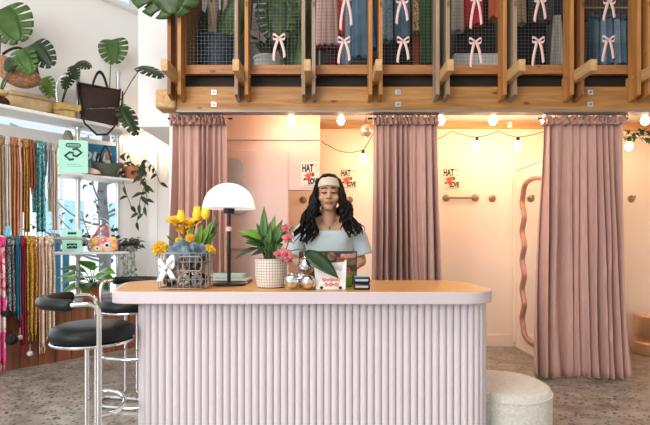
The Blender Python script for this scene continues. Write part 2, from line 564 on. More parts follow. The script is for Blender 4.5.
def grid_pot_mat():
    m, nt, b = _new('grid_glaze')
    L = nt.links.new
    tc = nt.nodes.new('ShaderNodeTexCoord')
    sp = nt.nodes.new('ShaderNodeSeparateXYZ')
    at = nt.nodes.new('ShaderNodeMath'); at.operation = 'ARCTAN2'
    L(tc.outputs['Object'], sp.inputs['Vector'])
    L(sp.outputs['Y'], at.inputs[0]); L(sp.outputs['X'], at.inputs[1])
    outs = []
    for src, k in ((at.outputs[0], 36 / (2 * PI)), (sp.outputs['Z'], 66.0)):
        mu = nt.nodes.new('ShaderNodeMath'); mu.operation = 'MULTIPLY'; mu.inputs[1].default_value = k
        fr = nt.nodes.new('ShaderNodeMath'); fr.operation = 'FRACT'
        gt = nt.nodes.new('ShaderNodeMath'); gt.operation = 'LESS_THAN'; gt.inputs[1].default_value = 0.2
        L(src, mu.inputs[0]); L(mu.outputs[0], fr.inputs[0]); L(fr.outputs[0], gt.inputs[0])
        outs.append(gt.outputs[0])
    mxm = nt.nodes.new('ShaderNodeMath'); mxm.operation = 'MAXIMUM'
    L(outs[0], mxm.inputs[0]); L(outs[1], mxm.inputs[1])
    mx = nt.nodes.new('ShaderNodeMix'); mx.data_type = 'RGBA'
    mx.inputs[6].default_value = (0.72, 0.65, 0.58, 1)
    mx.inputs[7].default_value = (0.30, 0.26, 0.23, 1)
    L(mxm.outputs[0], mx.inputs[0]); L(mx.outputs[2], b.inputs['Base Color'])
    _inp(b, 'Roughness', 0.6)
    return m


M['floor'] = floor_mat()
M['planks'] = planks_mat()
M['grid_pot'] = grid_pot_mat()


def glass_pane():
    m = bpy.data.materials.new('pane_glass')
    m.use_nodes = True
    nt = m.node_tree
    b = nt.nodes['Principled BSDF']
    t = nt.nodes.new('ShaderNodeBsdfTransparent')
    g = nt.nodes.new('ShaderNodeBsdfGlossy')
    g.inputs['Roughness'].default_value = 0.02
    f = nt.nodes.new('ShaderNodeFresnel')
    f.inputs['IOR'].default_value = 1.35
    mx = nt.nodes.new('ShaderNodeMixShader')
    nt.links.new(f.outputs[0], mx.inputs[0])
    nt.links.new(t.outputs[0], mx.inputs[1])
    nt.links.new(g.outputs[0], mx.inputs[2])
    nt.links.new(mx.outputs[0], nt.nodes['Material Output'].inputs['Surface'])
    nt.nodes.remove(b)
    return m


M['pane'] = glass_pane()

# ------------------------------------------------------------------ room shell
# window wall frame: runs obliquely on the left; t along it, n towards the room
W0 = Vector((-3.02, 4.28)); WD = Vector((0.648, 0.762)); WN = Vector((0.762, -0.648))
WA = math.atan2(WD.y, WD.x)


def WP(t, n, z):
    q = W0 + WD * t + WN * n
    return Vector((q.x, q.y, z))


def WT(px, n):
    """t on the line at offset n that shows at photo column px"""
    k = (px - 325) / F
    a = W0 + WN * n
    return (k * a.y - a.x) / (WD.x - k * WD.y)


def WPP(px, py, n):
    q = WP(WT(px, n), n, 0)
    q.z = RZ(py, q.y)
    return q


def wall_box(mb, t0, t1, n0, n1, z0, z1):
    mb.box(t0, t1, n0, n1, z0, z1, TRS((W0.x, W0.y, 0), (0, 0, WA)) @ Matrix.Scale(-1, 4, (0, 1, 0)))
    return mb


XR, YB, CE = 4.3, 5.36, 5.0
struct('floor', MB().box(-7.5, XR + .1, -4.2, 7.0, -0.1, 0), M['floor'])
struct('ceiling', MB().box(-7.5, XR + .1, -4.2, 7.0, CE, CE + .1), M['ceiling'])
GN = -0.40        # offset of the glass plane
wl = MB()
wall_box(wl, -6.0, 1.80, GN - .12, GN, 2.56, 4.07)
wall_box(wl, -6.0, 0.1, GN - .12, GN, 4.07, CE)
wall_box(wl, 1.52, 1.80, GN - .12, GN, 4.07, CE)
wall_box(wl, 0.1, 1.52, GN - .12, GN, 4.85, CE)
wall_box(wl, 1.36, 1.80, GN - .12, GN, 0.0, 2.56)
wall_box(wl, -6.0, -2.4, GN - .12, GN, 0.0, 2.56)
struct('wall_left', wl, M['white_wall'])
M_local = TRS((W0.x, W0.y, 0), (0, 0, WA))
ob = MB().box(-2.4, 1.36, 0.0, -GN, 0.0, 0.53).build('trim_1', M['planks'], smooth=False)
ob.matrix_world = M_local
ob['kind'] = 'structure'
sill = MB()
wall_box(sill, -2.4, 1.36, GN + .001, 0.02, 0.531, 0.556)
struct('trim_2', sill, M['board_red'])
# window 1: frame, transom, mullions and panes
w1 = bpy.data.objects.new('window_1', None); C.objects.link(w1); w1['kind'] = 'structure'
fr = MB()
for (t0, t1, z0, z1) in ((-2.4, 1.36, .557, .61), (-2.4, 1.36, 2.5, 2.56), (-2.4, 1.36, 2.27, 2.40), (-2.4, -2.34, .557, 2.56), (1.30, 1.36, .557, 2.56), (-0.72, -0.66, .557, 2.56)):
    wall_box(fr, t0, t1, GN - .08, GN - .005, z0, z1)
fr.build('window_frame', M['trim_white'], w1, smooth=False)
for (t0, t1, z0, z1) in ((-2.34, -.72, .61, 2.27), (-.66, 1.30, .61, 2.27), (-2.34, -.72, 2.40, 2.5), (-.66, 1.30, 2.40, 2.5)):
    wall_box(MB(), t0, t1, GN - .05, GN - .044, z0, z1).build('window_pane', M['pane'], w1, smooth=False)
w2 = bpy.data.objects.new('window_2', None); C.objects.link(w2); w2['kind'] = 'structure'
fr = MB()
wall_box(fr, 0.04, 1.60, GN - .1, GN + .09, 4.03, 4.075)
for (t0, t1, z0, z1) in ((.1, 1.52, 4.08, 4.12), (.1, 1.52, 4.81, 4.85), (.1, .14, 4.08, 4.85), (1.48, 1.52, 4.08, 4.85), (.78, .82, 4.08, 4.85), (1.13, 1.16, 4.08, 4.85)):
    wall_box(fr, t0, t1, GN - .09, GN - .04, z0, z1)
fr.build('window_frame', M['trim_white'], w2, smooth=False)
wall_box(MB(), .14, 1.48, GN - .07, GN - .066, 4.1, 4.83).build('window_pane', M['pane'], w2, smooth=False)
# white wall beside the window and the bulkhead over it
struct('wall_back_left', MB().box(-2.45, -1.36, 5.82, 5.94, 0, CE).box(-2.13, -2.115, 5.80, 5.82, 0, 2.35), M['white_wall'])
struct('wall_bulkhead', MB().box(-1.87, -1.56, 4.6, 5.819, 2.36, CE), M['white_wall'], bevel=0.01)
# fitting rooms
struct('wall_fitting_left', MB().box(-1.42, -1.36, 4.2, 5.82, 0, 2.36), M['white_wall'])
struct('wall_back', MB().box(-1.355, XR, YB, YB + .1, 0, 2.62), M['peach_wall'])
struct('wall_right', MB().box(XR, XR + .1, -4.2, 7.0, 0, CE), M['peach_wall'])
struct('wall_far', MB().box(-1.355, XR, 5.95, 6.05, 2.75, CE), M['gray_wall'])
pk = MB()
pk.box(-1.355, RX(288, 4.6), 4.6, 4.68, 0, 2.615)
pk.box(RX(288, 4.6), RX(320, 4.6), 4.6, 4.68, 1.73, 2.615)
struct('wall_pink', pk, M['pink_wall'])
pp = MB()
pp.box(-1.355, RX(288, 4.58), 4.58, 4.5995, RZ(249, 4.58), RZ(150, 4.58))
pp.box(-1.355, RX(320, 4.58), 4.58, 4.5995, RZ(140, 4.58), RZ(136, 4.58))
struct('trim_3', pp, M['pink_wall'], bevel=0.006)
struct('wall_partition', MB().box(2.2, 2.26, 4.3, YB - .001, 0, 2.03).box(2.19, 2.27, 4.295, YB - .001, 2.0301, 2.05).box(2.18, 2.1995, YB - .07, YB - .019, .05, 2.03), M['peach_wall'], bevel=0.004)
struct('baseboard_back', MB().box(-.04, 2.199, YB - .018, YB - .0005, 0, .13).box(2.261, XR - .001, YB - .018, YB - .0005, 0, .13), M['peach_wall'])
struct('trim_4', MB().box(-.3, 2.9, YB - .03, YB - .0005, 2.53, 2.6), M['strip_wood'])
struct('trim_5', MB().box(2.95, XR - .001, YB - .03, YB - .0005, 2.50, 2.6), M['strip_wood'])
struct('ceiling_fitting_rooms', MB().box(-1.36, XR - .001, 4.14, YB + .1, 2.621, 2.66), M['ceiling'])
# shop front behind the camera
sf = MB()
sf.box(-7.5, XR, -4.3, -4.2, 0, .4).box(-7.5, XR, -4.3, -4.2, 4.4, CE)
for x in (-7.4, -4.3, -1.4, 1.4, 4.2):
    sf.box(x - .1, x + .1, -4.3, -4.2, .4, 4.4)
struct('wall_front', sf, M['white_wall'])

# ------------------------------------------------------------------ mezzanine
deck = MB().box(-1.36, XR - .002, 4.13, 5.94, 2.661, 2.757)
struct('floor_mezzanine', deck, M['deck'])
struct('gap_shade_strip', MB().box(-1.30, XR - .002, 4.115, 4.129, 2.572, 2.68), M['deck'])  # dark strip added behind the beam to block light and paint the gap's shade
bm_ = thing('timber_beam', 'long knotty pine beam carrying the mezzanine above the fitting room curtains', 'beam', (1.4, 4.06, 2.36))
MB().box(-1.30, XR - .003, 4.03, 4.112, 2.36, 2.571).build('main_beam', M['beam'], bm_, world=True, smooth=False, bevel=.004)
MB().box(-1.48, -1.302, 4.0, 4.19, 2.375, 2.545).build('beam_end', M['joist'], bm_, world=True, smooth=False, bevel=.02)
MB().box(-1.30, XR - .003, 4.02, 4.125, 2.345, 2.3595).build('steel_strip', M['steel'], bm_, world=True, smooth=False)
for px in (214, 398, 590):
    for py in (92.5, 104.5):
        c = P(px, py, 4.03)
        q = MB().box(c.x - .024, c.x + .024, 4.022, 4.0295, c.z - .022, c.z + .022).build('bolt_plate', M['galv'], bm_, world=True, smooth=False, bevel=.002)
        MB().lathe([(.010, 0), (.010, .009), (.0, .009)], 6, TRS((c.x, 4.0215, c.z), (PI / 2, 0, 0))).build('bolt', M['steel'], q, world=True, smooth=False)
solo('ledger_board', 'reddish horizontal edge board along the foot of the wire mesh panels', 'board', MB().box(-1.27, XR - .004, 4.04, 4.085, 2.685, 2.765), M['ledger'], smooth=False, bevel=.003)
ords = ['first', 'second', 'third', 'fourth', 'fifth', 'sixth', 'seventh', 'eighth']
kinds = [('board_red', 'board_y'), ('board_grey', 'board_y'), ('board_grey', 'board_grey'), ('board_y', 'board_y'), ('board_grey', 'board_grey'), ('board_y', 'board_grey'), ('board_y', 'board_red'), ('board_y', 'board_y')]
desc = ['red and orange pine post pair at the white bulkhead end of the beam',
        'post pair of one grey and one orange board beside the navy planter bay',
        'pair of thin weathered grey posts between the plant bay and the pink skirt bay',
        'pair of orange pine posts above the middle curtain, denim on both sides',
        'weathered grey post pair between the green gown and the red garments',
        'orange and grey post pair with the black garment bay on its far side',
        'thick orange post pair between the pale skirt and the row of jeans',
        'orange post pair at the end of the jeans bay']
for k in range(8):
    cx = -1.28 + .57 * k
    t = thing('mezzanine_post', desc[k], 'post', (cx, 3.96, 2.43), 0, 'paired mezzanine posts')
    for i, sx in enumerate((-1, 1)):
        x0 = sx * .043
        s0 = MB()
        poly = [(3.90 - 3.96, .03), (4.028 - 3.96, 0), (4.028 - 3.96, 1.5), (3.90 - 3.96, 1.5)]
        s0.prism(poly, -.0155, .0155, Matrix.Translation((x0, 0, 0)) @ Matrix(((0, 0, 1, 0), (1, 0, 0, 0), (0, 1, 0, 0), (0, 0, 0, 1))))
        s0.build('post_board', M[kinds[k][i]], t, smooth=False, bevel=.003)
        MB().lathe([(.011, 0), (.011, .006), (.004, .01)], 8, TRS((sx * .059, 0, .20), (0, sx * PI / 2, 0))).build('bolt', M['galv'], t)
    MB().box(-.027, .027, 3.66 - 3.96, 4.11 - 3.96, .142, .235).build('joist', M['joist'], t, smooth=False, bevel=.004)

# wire mesh panels
for k in range(7):
    x0, x1 = -1.28 + .57 * k + .062, -1.28 + .57 * (k + 1) - .062
    mb = MB()
    z0, z1 = 2.768, 3.92
    n = round((x1 - x0) / .031)
    for i in range(n + 1):
        x = lerp(x0, x1, i / n)
        mb.box(x - .0008, x + .0008, 4.0486, 4.0502, z0, z1)
    m = round((z1 - z0) / .031)
    for j in range(m + 1):
        z = lerp(z0, z1, j / m)
        mb.box(x0, x1, 4.0503, 4.0519, z - .0008, z + .0008)
    solo('wire_mesh_panel', ['grey wire mesh in front of the navy planter', 'grey wire mesh in front of the speckled monstera leaf', 'grey wire mesh in front of the pink pleated skirt',
         'grey wire mesh in front of the blue dress and green gown', 'grey wire mesh in front of the red cardigan', 'grey wire mesh in front of the black coats and pale skirt', 'grey wire mesh in front of the row of jeans'][k],
         'mesh panel', mb, M['wire'], 'wire mesh panels', smooth=False)


# bows
def bow(px, py, tail, label, skew=0.0, tiltz=0.0):
    c = P(px, py, 4.03)
    t = thing('ribbon_bow', label, 'bow', (c.x, 4.036, c.z), 0, 'pink ribbon bows on the mesh')
    for sx in (-1, 1):
        MB().grid(10, 3, lambda u, v: Vector((sx * (.004 + .052 * math.sin(PI * u) ** .8 * (1 if u < .5 else .97)), -.012 + .018 * (u - .5) ,
                  (.02 * math.sin(2 * PI * u) + .012 * math.sin(PI * u)) + (v - .5) * .02 + tiltz * sx)) ).build('bow_loop', M['ribbon'], t, solid=.0012)
        L = tail * (1 if sx < 0 else .86)
        MB().grid(2, 12, lambda u, v: Vector((sx * (.006 + .03 * math.sin(v * 1.9) + .012 * v) + skew * v + (u - .5) * .022, -.009 - .006 * math.sin(5 * v + sx), -L * v + (u - .5) * .012 * sx))).build('hanging_tail', M['ribbon'], t, solid=.0012)
    MB().ball((0, -.010, .002), (.011, .009, .012), 10, 8).build('knot', M['ribbon'], t)


bow(279, 38, .20, 'pink ribbon bow below the speckled monstera leaf')
bow(344, 41, .20, 'pink ribbon bow beside the pink pleated skirt, lower of its two')
bow(346, -2, .28, 'pink ribbon bow over the red blouse beside the pleated skirt, upper of its two')
bow(403, 41, .19, 'pink ribbon bow under the blue dress, lower of its two')
bow(402, 1, .20, 'pink ribbon bow across the blue dress, upper of its two')
bow(475, 42, .22, 'pink ribbon bow above the white box behind the mesh', .01)
bow(476, -1, .26, 'pink ribbon bow across the red cardigan')
bow(538, 41, .22, 'pink ribbon bow on the black coats, lower of its two')
bow(540, 0, .19, 'pink ribbon bow on the black coats, upper of its two')
bow(608, 40, .19, 'pink ribbon bow halfway down the row of jeans')
bow(609, 2, .16, 'pink ribbon bow above the waistbands of the jeans')


# ------------------------------------------------------------------ cloth helpers
def cloth_tube(cx, Y, zt, zb, wt, wb, dep, folds, amp, ph=0.0, hem=0.0, sl=0.0):
    mb = MB()
    mb.grid(max(40, folds * 8), 14, lambda u, v: Vector((
        cx + sl * v + lerp(wt, wb, v ** .8) * .5 * math.cos(2 * PI * u) * (1 + .0 * v),
        Y + (dep * (.5 + .5 * v) + amp * (.3 + .7 * v) * math.sin(folds * 2 * PI * u + ph + 1.3 * math.sin(3 * u * 2 * PI))) * math.sin(2 * PI * u) * 1.0,
        lerp(zt, zb, v) + hem * v * math.sin(folds * PI * u * 2 + ph) )), wrap=True)
    return mb


def garment(name, label, cat, cx, Y, zt, zb, wt, wb, m, folds=7, amp=.02, dep=.045, sleeves=(), extra=None, sl=0.0):
    t = thing(name, label, cat, (cx, Y, zb), 0, 'clothes behind the mesh')
    cloth_tube(cx, Y, zt, zb, wt, wb, dep, folds, amp, RND.random() * 6, .006, sl).build('body', m, t, world=True, solid=.003)
    for (sx, sm, zl) in sleeves:
        x = cx + sx * wt * .5
        n = 8
        MB().tube([(x + sx * (.02 + .05 * i / n), Y - .01 + .012 * math.sin(i * 1.3), lerp(zt - .03, zl, i / n)) for i in range(n + 1)],
                  [.035 + .006 * math.sin(i * 2.1) for i in range(n + 1)], 10).build('sleeve', sm, t, world=True)
    hw_ = min(.16, wt * .5)
    MB().tube([(cx - hw_, Y, zt + .01), (cx - hw_ / 2, Y, zt + .05), (cx, Y, zt + .07), (cx + hw_ / 2, Y, zt + .05), (cx + hw_, Y, zt + .01)], .006, 6).tube([(cx, Y, zt + .07), (cx, Y, zt + .1), (cx, Y, 3.918), (cx + .012, Y, 3.94)], .0025, 6).build('hanger', M['black_metal'], t, world=True)
    if extra:
        extra(t)
    return t


cl = lambda n, c, **k: mat(n, c, 0.9, var=k.pop('var', .12), **k)
G = {'pink_pleat': cl('pleat_pink', (0.72, 0.50, 0.46), stretch=(12, 12, .3)), 'red': cl('knit_red', (0.50, 0.02, 0.03)), 'maroon': cl('maroon', (0.13, 0.015, 0.03)),
     'denim': cl('denim_mid', (0.10, 0.20, 0.29), var=.25), 'denim_l': cl('denim_light', (0.24, 0.34, 0.42), var=.25), 'denim_d': cl('denim_dark', (0.04, 0.08, 0.13), var=.25),
     'navy': cl('navy_cloth', (0.015, 0.025, 0.045)), 'black': cl('black_cloth', (0.012, 0.012, 0.013)), 'green': cl('green_gown', (0.03, 0.07, 0.02), var=.4, stretch=(14, 14, .3)),
     'rust': cl('rust_cloth', (0.35, 0.07, 0.02)), 'orange': cl('orange_coat', (0.55, 0.12, 0.05)), 'cream': cl('cream_knit', (0.55, 0.48, 0.40), bump=.6, bscale=60),
     'beige': cl('beige_coat', (0.52, 0.38, 0.24)), 'grey': cl('grey_skirt', (0.36, 0.35, 0.31), stretch=(12, 12, .3), var=.3), 'char': cl('charcoal', (0.045, 0.04, 0.04)),
     'brown': cl('brown_coat', (0.075, 0.045, 0.03)), 'lace': patterned('blue_lace', [(0.10, 0.19, 0.27), (0.30, 0.38, 0.44), (0.16, 0.25, 0.33)], 'noise', 60),
     'sequin': patterned('gold_print', [(0.12, 0.06, 0.02), (0.40, 0.25, 0.08), (0.55, 0.42, 0.2)], 'noise', 55)}
rail = thing('clothes_rail', 'steel hanging rail high behind the wire mesh', 'rail', (1.2, 4.42, 2.76))
MB().tube([(-.05, 4.42, 3.92), (2.95, 4.42, 3.92)], .012, 8).build('rail_bar', M['steel'], rail, world=True)
for x in (-.05, 2.95):
    MB().tube([(x, 4.42, 2.76), (x, 4.42, 3.92)], .012, 8).build('upright', M['steel'], rail, world=True)


def GX(px, Y=4.4):
    return RX(px, Y)


garment('pleated_skirt', 'pale pink pleated skirt with a maroon hem behind the mesh', 'skirt', GX(327), 4.40, 3.70, RZ(46, 4.4), .17, .24, G['pink_pleat'], 12, .016, .04,
        extra=lambda t: cloth_tube(GX(327), 4.40, RZ(46, 4.4) - .001, RZ(50, 4.4), .24, .245, .045, 12, .016).build('hem', G['maroon'], t, world=True, solid=.003))
garment('red_blouse', 'bright red blouse between the pink pleated skirt and the blue jeans', 'blouse', GX(341), 4.36, 3.70, RZ(38, 4.4), .06, .06, G['red'], 4, .012, .04)
garment('maroon_dress', 'dark maroon dress hanging low behind the pleated skirt', 'dress', GX(338), 4.50, 3.70, RZ(66, 4.5), .12, .14, G['maroon'], 5, .015, .04)
garment('denim_dress', 'mid blue denim dress behind the ribbon beside the red top', 'dress', GX(346), 4.39, 3.7, RZ(66, 4.4), .075, .085, G['denim_l'], 3, .015, .03)
garment('denim_coat', 'dark blue denim coat beside the orange posts over the middle curtain', 'coat', GX(359), 4.40, 3.7, RZ(58, 4.4), .14, .15, G['denim'], 5, .018, .045, [(1, G['denim_d'], RZ(50, 4.4))])
garment('lace_jacket', 'pale blue speckled lace jacket behind the mesh over the middle curtain', 'jacket', GX(387), 4.38, 3.7, RZ(42, 4.4), .10, .11, G['lace'], 4, .015, .045)
garment('blue_dress', 'plain mid blue dress behind two ribbon bows over the middle curtain', 'dress', GX(402), 4.395, 3.7, RZ(40, 4.4), .14, .15, G['denim'], 5, .016, .045)
garment('black_skirt', 'black skirt hanging low behind the blue dress', 'skirt', GX(397), 4.52, 3.6, RZ(66, 4.5), .30, .34, G['black'], 6, .02, .05)
garment('gold_print_blouse', 'gold speckled blouse between the blue dress and the green gown', 'blouse', GX(416), 4.40, 3.7, RZ(33, 4.4), .06, .065, G['sequin'], 3, .012, .04)
garment('rust_skirt', 'rust brown skirt below the gold speckled blouse', 'skirt', GX(417), 4.56, 3.5, RZ(66, 4.5), .12, .13, G['rust'], 4, .014, .04)
garment('green_gown', 'long dark green pleated gown beside the weathered grey posts', 'gown', GX(428), 4.395, 3.7, RZ(66, 4.4), .12, .16, G['green'], 8, .016, .045)
garment('cream_cardigan', 'fluffy cream cardigan with a ruffled cuff beside the red cardigan', 'cardigan', GX(457), 4.38, 3.7, RZ(33, 4.4), .11, .12, G['cream'], 4, .02, .05)
garment('red_cardigan', 'bright red cardigan crossed by a pink ribbon bow', 'cardigan', GX(474), 4.40, 3.7, RZ(26, 4.4), .17, .18, G['red'], 5, .018, .05)
garment('long_black_dress', 'long black dress behind the red cardigan', 'dress', GX(479), 4.52, 3.6, RZ(55, 4.5), .36, .40, G['black'], 7, .02, .05)
garment('orange_coat', 'burnt orange coat at the post beside the red cardigan', 'coat', GX(494), 4.38, 3.7, RZ(20, 4.4), .11, .12, G['orange'], 4, .018, .05)
garment('beige_coat', 'beige coat with a fluffy cuff beside the black coats', 'coat', GX(520), 4.37, 3.7, RZ(26, 4.4), .08, .09, G['beige'], 3, .018, .045)
garment('charcoal_coat', 'charcoal coat behind the two ribbon bows of the black bay', 'coat', GX(540), 4.40, 3.7, RZ(24, 4.4), .20, .22, G['char'], 5, .02, .05)
garment('black_coat', 'long black coat hanging below the charcoal coat', 'coat', GX(536), 4.52, 3.6, RZ(66, 4.5), .30, .34, G['black'], 6, .02, .05)
garment('pale_skirt', 'pale grey pleated skirt beside the thick orange posts', 'skirt', GX(556), 4.38, RZ(16, 4.38), RZ(67, 4.38), .07, .13, G['grey'], 9, .014, .045)
garment('navy_blouse', 'navy blouse above the pale grey skirt', 'blouse', GX(562), 4.45, 3.7, RZ(20, 4.45), .09, .10, G['navy'], 4, .012, .04)
garment('brown_fur_coat', 'dark brown coat hem above the row of jeans', 'coat', GX(608), 4.5, 3.7, RZ(20, 4.5), .46, .48, G['brown'], 9, .02, .05)
jr = thing('jeans_rail', 'short steel rail holding the row of jeans', 'rail', (2.68, 4.38, 2.76))
MB().tube([(2.40, 4.38, 3.44), (2.99, 4.38, 3.44)], .009, 8).build('rail_bar', M['steel'], jr, world=True)
for x in (2.40, 2.99):
    MB().tube([(x, 4.38, 2.758), (x, 4.38, 3.44)], .009, 8).build('upright', M['steel'], jr, world=True)
jl = ['dark blue jeans hung at the post end of the row', 'mid blue jeans hung second in the row of jeans', 'faded blue jeans with pale seam hung third in the row',
      'dark blue jeans behind the middle of the lower ribbon bow', 'faded light blue jeans just past the lower ribbon bow', 'mid blue jeans hung last but one in the row', 'dark blue jeans hung last in the row']
jc = ['denim_d', 'denim', 'denim_l', 'denim', 'denim_l', 'denim', 'denim_d']
for i in range(7):
    cx = GX(589 + 6.6 * i, 4.38)
    zt, zb = RZ(15, 4.38) - .008 * (i % 3), RZ(66, 4.38) + .012 * (i % 2)
    t = thing('jeans', jl[i], 'jeans', (cx, 4.38, zb), 0, 'jeans hanging in a row')
    cloth_tube(cx, 4.36 + .01 * (i % 2), zt - .04, zb, .048, .054, .03, 2, .015, i, .004).build('leg', G[jc[i]], t, world=True, solid=.003)
    MB().grid(24, 3, lambda u, v: Vector((cx + .0265 * math.cos(2 * PI * u), 4.36 + .01 * (i % 2) + .03 * math.sin(2 * PI * u), zt - .042 * v)), wrap=True).build('waistband', G['denim_d'], t, world=True, solid=.003)
# white box and deck items
solo('storage_box', 'low white box on the deck under the black dress behind the mesh', 'box', MB().box(GX(452, 4.4), GX(499, 4.4), 4.32, 4.46, 2.7585, RZ(53, 4.32)), M['white_pot'], smooth=False, bevel=.008)
struct('trim_7', MB().box(-1.265, -1.235, 4.09, 4.62, 2.7585, 4.3), M['plank'])
# ------------------------------------------------------------------ plants
def frame_to(p, d, up=(0, 0, 1), roll=0.0):
    """Matrix whose X runs along d (leaf midrib) and Z is the blade's normal."""
    d = Vector(d).normalized()
    z = Vector(up)
    z = (z - d * z.dot(d))
    z = z.normalized() if z.length > 1e-5 else d.orthogonal().normalized()
    y = z.cross(d)
    m = Matrix((d, y, z)).transposed().to_4x4()
    return Matrix.Translation(Vector(p)) @ m @ Matrix.Rotation(roll, 4, 'X')


def leaf(mb, M_, L, W, droop=0.25, fold=0.15, nu=8, tip=1.0):
    """Lance-shaped leaf: midrib along +X."""
    def fn(u, v):
        w = math.sin(PI * min(1, u * .98 + .02) ** .75) ** .9 * (1 - .15 * u)
        y = (v - .5) * W * w
        return Vector((L * (u - .1 * droop * u * u), y, -droop * L * u * u + abs(y) * fold * 2))
    return mb.grid(nu, 4, fn, M_)


def heart(u):
    """Half width of a heart-shaped leaf at u along the midrib."""
    return .55 * (math.sin(PI * u ** .62)) ** .7 if 0 < u < 1 else 0.0


def monstera(mb, M_, L, lobes=6, droop=.25, inner=.32, wide=1.0):
    """Split leaf: continuous heart near the midrib, separate lobes outside it."""
    def pt(u, w):
        wmax = heart(max(.02, min(.98, u))) * L * wide
        # margin sweeps towards the tip; the base lobes sweep backwards
        x = u * L + abs(w) ** 1.3 * wmax * lerp(-.42, .55, u)
        y = w * wmax
        return Vector((x, y, -droop * x * x / L - .25 * abs(y) * droop - .06 * L * abs(w) ** 2))
    for s in (-1, 1):
        mb.grid(16, 2, lambda u, v: pt(.02 + .96 * u, s * v * inner), M_)
        for k in range(lobes):
            a, b = k / lobes, (k + 1) / lobes
            g = .13 / lobes
            mb.grid(3, 4, lambda u, v: pt(.02 + .96 * lerp(a + g * min(1, v * 2.2) * (k > 0), b - g * min(1, v * 2.2) * (k < lobes - 1), u), s * lerp(inner * .97, 1, v)), M_)
    return mb


def curve_pts(p0, p1, sag=0.0, n=10, bow=(0, 0, 0)):
    p0, p1, bow = Vector(p0), Vector(p1), Vector(bow)
    return [p0.lerp(p1, i / n) + (bow + Vector((0, 0, -sag))) * (4 * (i / n) * (1 - i / n)) for i in range(n + 1)]


def pot(mb, r0, r1, h, rim=.012, M_=None):
    return mb.lathe([(0, 0), (r0, 0), (r1, h - rim * 2), (r1 + rim * .6, h - rim * 2), (r1 + rim * .6, h), (r1 - rim * .5, h), (r1 - rim * .7, h - .03), (0, h - .03)], 32, M_)


CAM = Vector((0, 0, HC))

# navy planter with pale stems in the mezzanine
pc = Vector((GX(217), 4.42, 2.7585))
pl = thing('potted_plant', 'big-leaved plant with pale stems in a navy pot behind the mesh', 'plant', pc)
pot(MB(), .15, .185, RZ(35, 4.3) - 2.76).build('pot', M['navy_pot'], pl)
hz = RZ(35, 4.3) - 2.76
MB().lathe([(0, 0), (.165, 0), (.165, .004), (0, .004)], 24, TRS((0, 0, hz - .028))).build('soil', M['soil'], pl)
for (dx, dy, tx, h) in ((-.06, 0, -.10, .9), (-.02, -.03, -.05, 1.0), (.05, .02, .10, .8), (-.045, .05, 0.0, .95), (.0, -.05, -.13, .7)):
    MB().tube([(dx, dy, hz - .03), (lerp(dx, tx, .35), dy, hz + h * .35), (tx, dy, hz + h)], [.02, .022, .012], 8).build('stem', M['stem_pale'], pl)
for (tx, ty, d, L, W, m) in ((.09, .03, (.25, .3, 1), .75, .26, 'leaf'), (.12, .06, (.2, .2, .9), .62, .24, 'leaf_light'), (.02, .10, (-.3, .3, 1), .7, .24, 'leaf_dark'), (-.08, .03, (-.4, .2, .9), .6, .2, 'leaf_dark'), (.06, -.02, (.3, -.1, .8), .6, .2, 'leaf')):
    b = MB(); leaf(b, frame_to((tx, ty, hz - .02), d, (0, -1, .2)), L, W, .12, .1, 10)
    b.build('leaf', M[m], pl, solid=.002)
# the spray of split leaves hanging in front of the end post
for (a, e, L) in (((-1.37, 3.82, 3.56), P(172, 13, 3.80), .25), ((-1.42, 3.82, 3.58), P(158, 5, 3.82), .17)):
    b = MB(); d = Vector(e) - Vector(a)
    monstera(b, frame_to(a, d, (0, -1, .25)), d.length, 6, .05, .5, 1.35)
    b.build('leaf', M['leaf_var'], pl, world=True, solid=.002)
    MB().tube([pc + Vector((-.03, 0, hz - .02)), (-1.10, 4.3, 3.9), (-1.2, 4.1, 4.12), (-1.3, 3.83, 4.12), (-1.37, 3.79, 3.92), Vector(a)], .007, 6).build('leaf_stalk', M['stem'], pl, world=True)

pc = Vector((GX(268, 4.5), 4.5, 2.7585))
pl = thing('potted_plant', 'split-leaf plant with a yellow-edged leaf in a white pot behind the mesh', 'plant', pc)
pot(MB(), .11, .14, .24).build('pot', M['white_pot'], pl)
MB().lathe([(0, 0), (.125, 0), (.125, .004), (0, .004)], 24, TRS((0, 0, .212))).build('soil', M['soil'], pl)
a = P(277, 2, 4.28); e = P(277, 40, 4.2)
MB().tube([pc + Vector((0, 0, .2)), pc + Vector((.03, .0, .6)), Vector((a.x + .02, 4.42, a.z + .06)), a], .008, 6).build('leaf_stalk', M['stem'], pl, world=True)
b = MB(); monstera(b, frame_to(a - (e - a) * .1, e - a, (0, -1, .3)), (e - a).length * 1.1, 7, .05, .5, .86)
b.build('leaf', M['leaf_var'], pl, world=True, solid=.002)
for (d, L, W, m) in (((-.15, -.4, .4), .34, .14, 'leaf_dark'), ((.2, -.4, .4), .34, .14, 'leaf_dark'), ((.05, -.35, .5), .28, .12, 'leaf_dark'), ((-.1, .3, .6), .4, .14, 'leaf'), ((.3, .2, .7), .45, .14, 'leaf_dark')):
    b = MB(); leaf(b, frame_to((0, 0, .21), d, (0, -.3, 1)), L, W, .35, .2); b.build('leaf', M[m], pl, solid=.002)
pc = Vector((GX(296, 4.55), 4.55, 2.7585))
pl = thing('potted_plant', 'tall plant with broad upright green leaves beside the thin grey posts', 'plant', pc)
pot(MB(), .07, .09, .16).build('pot', M['navy_pot'], pl)
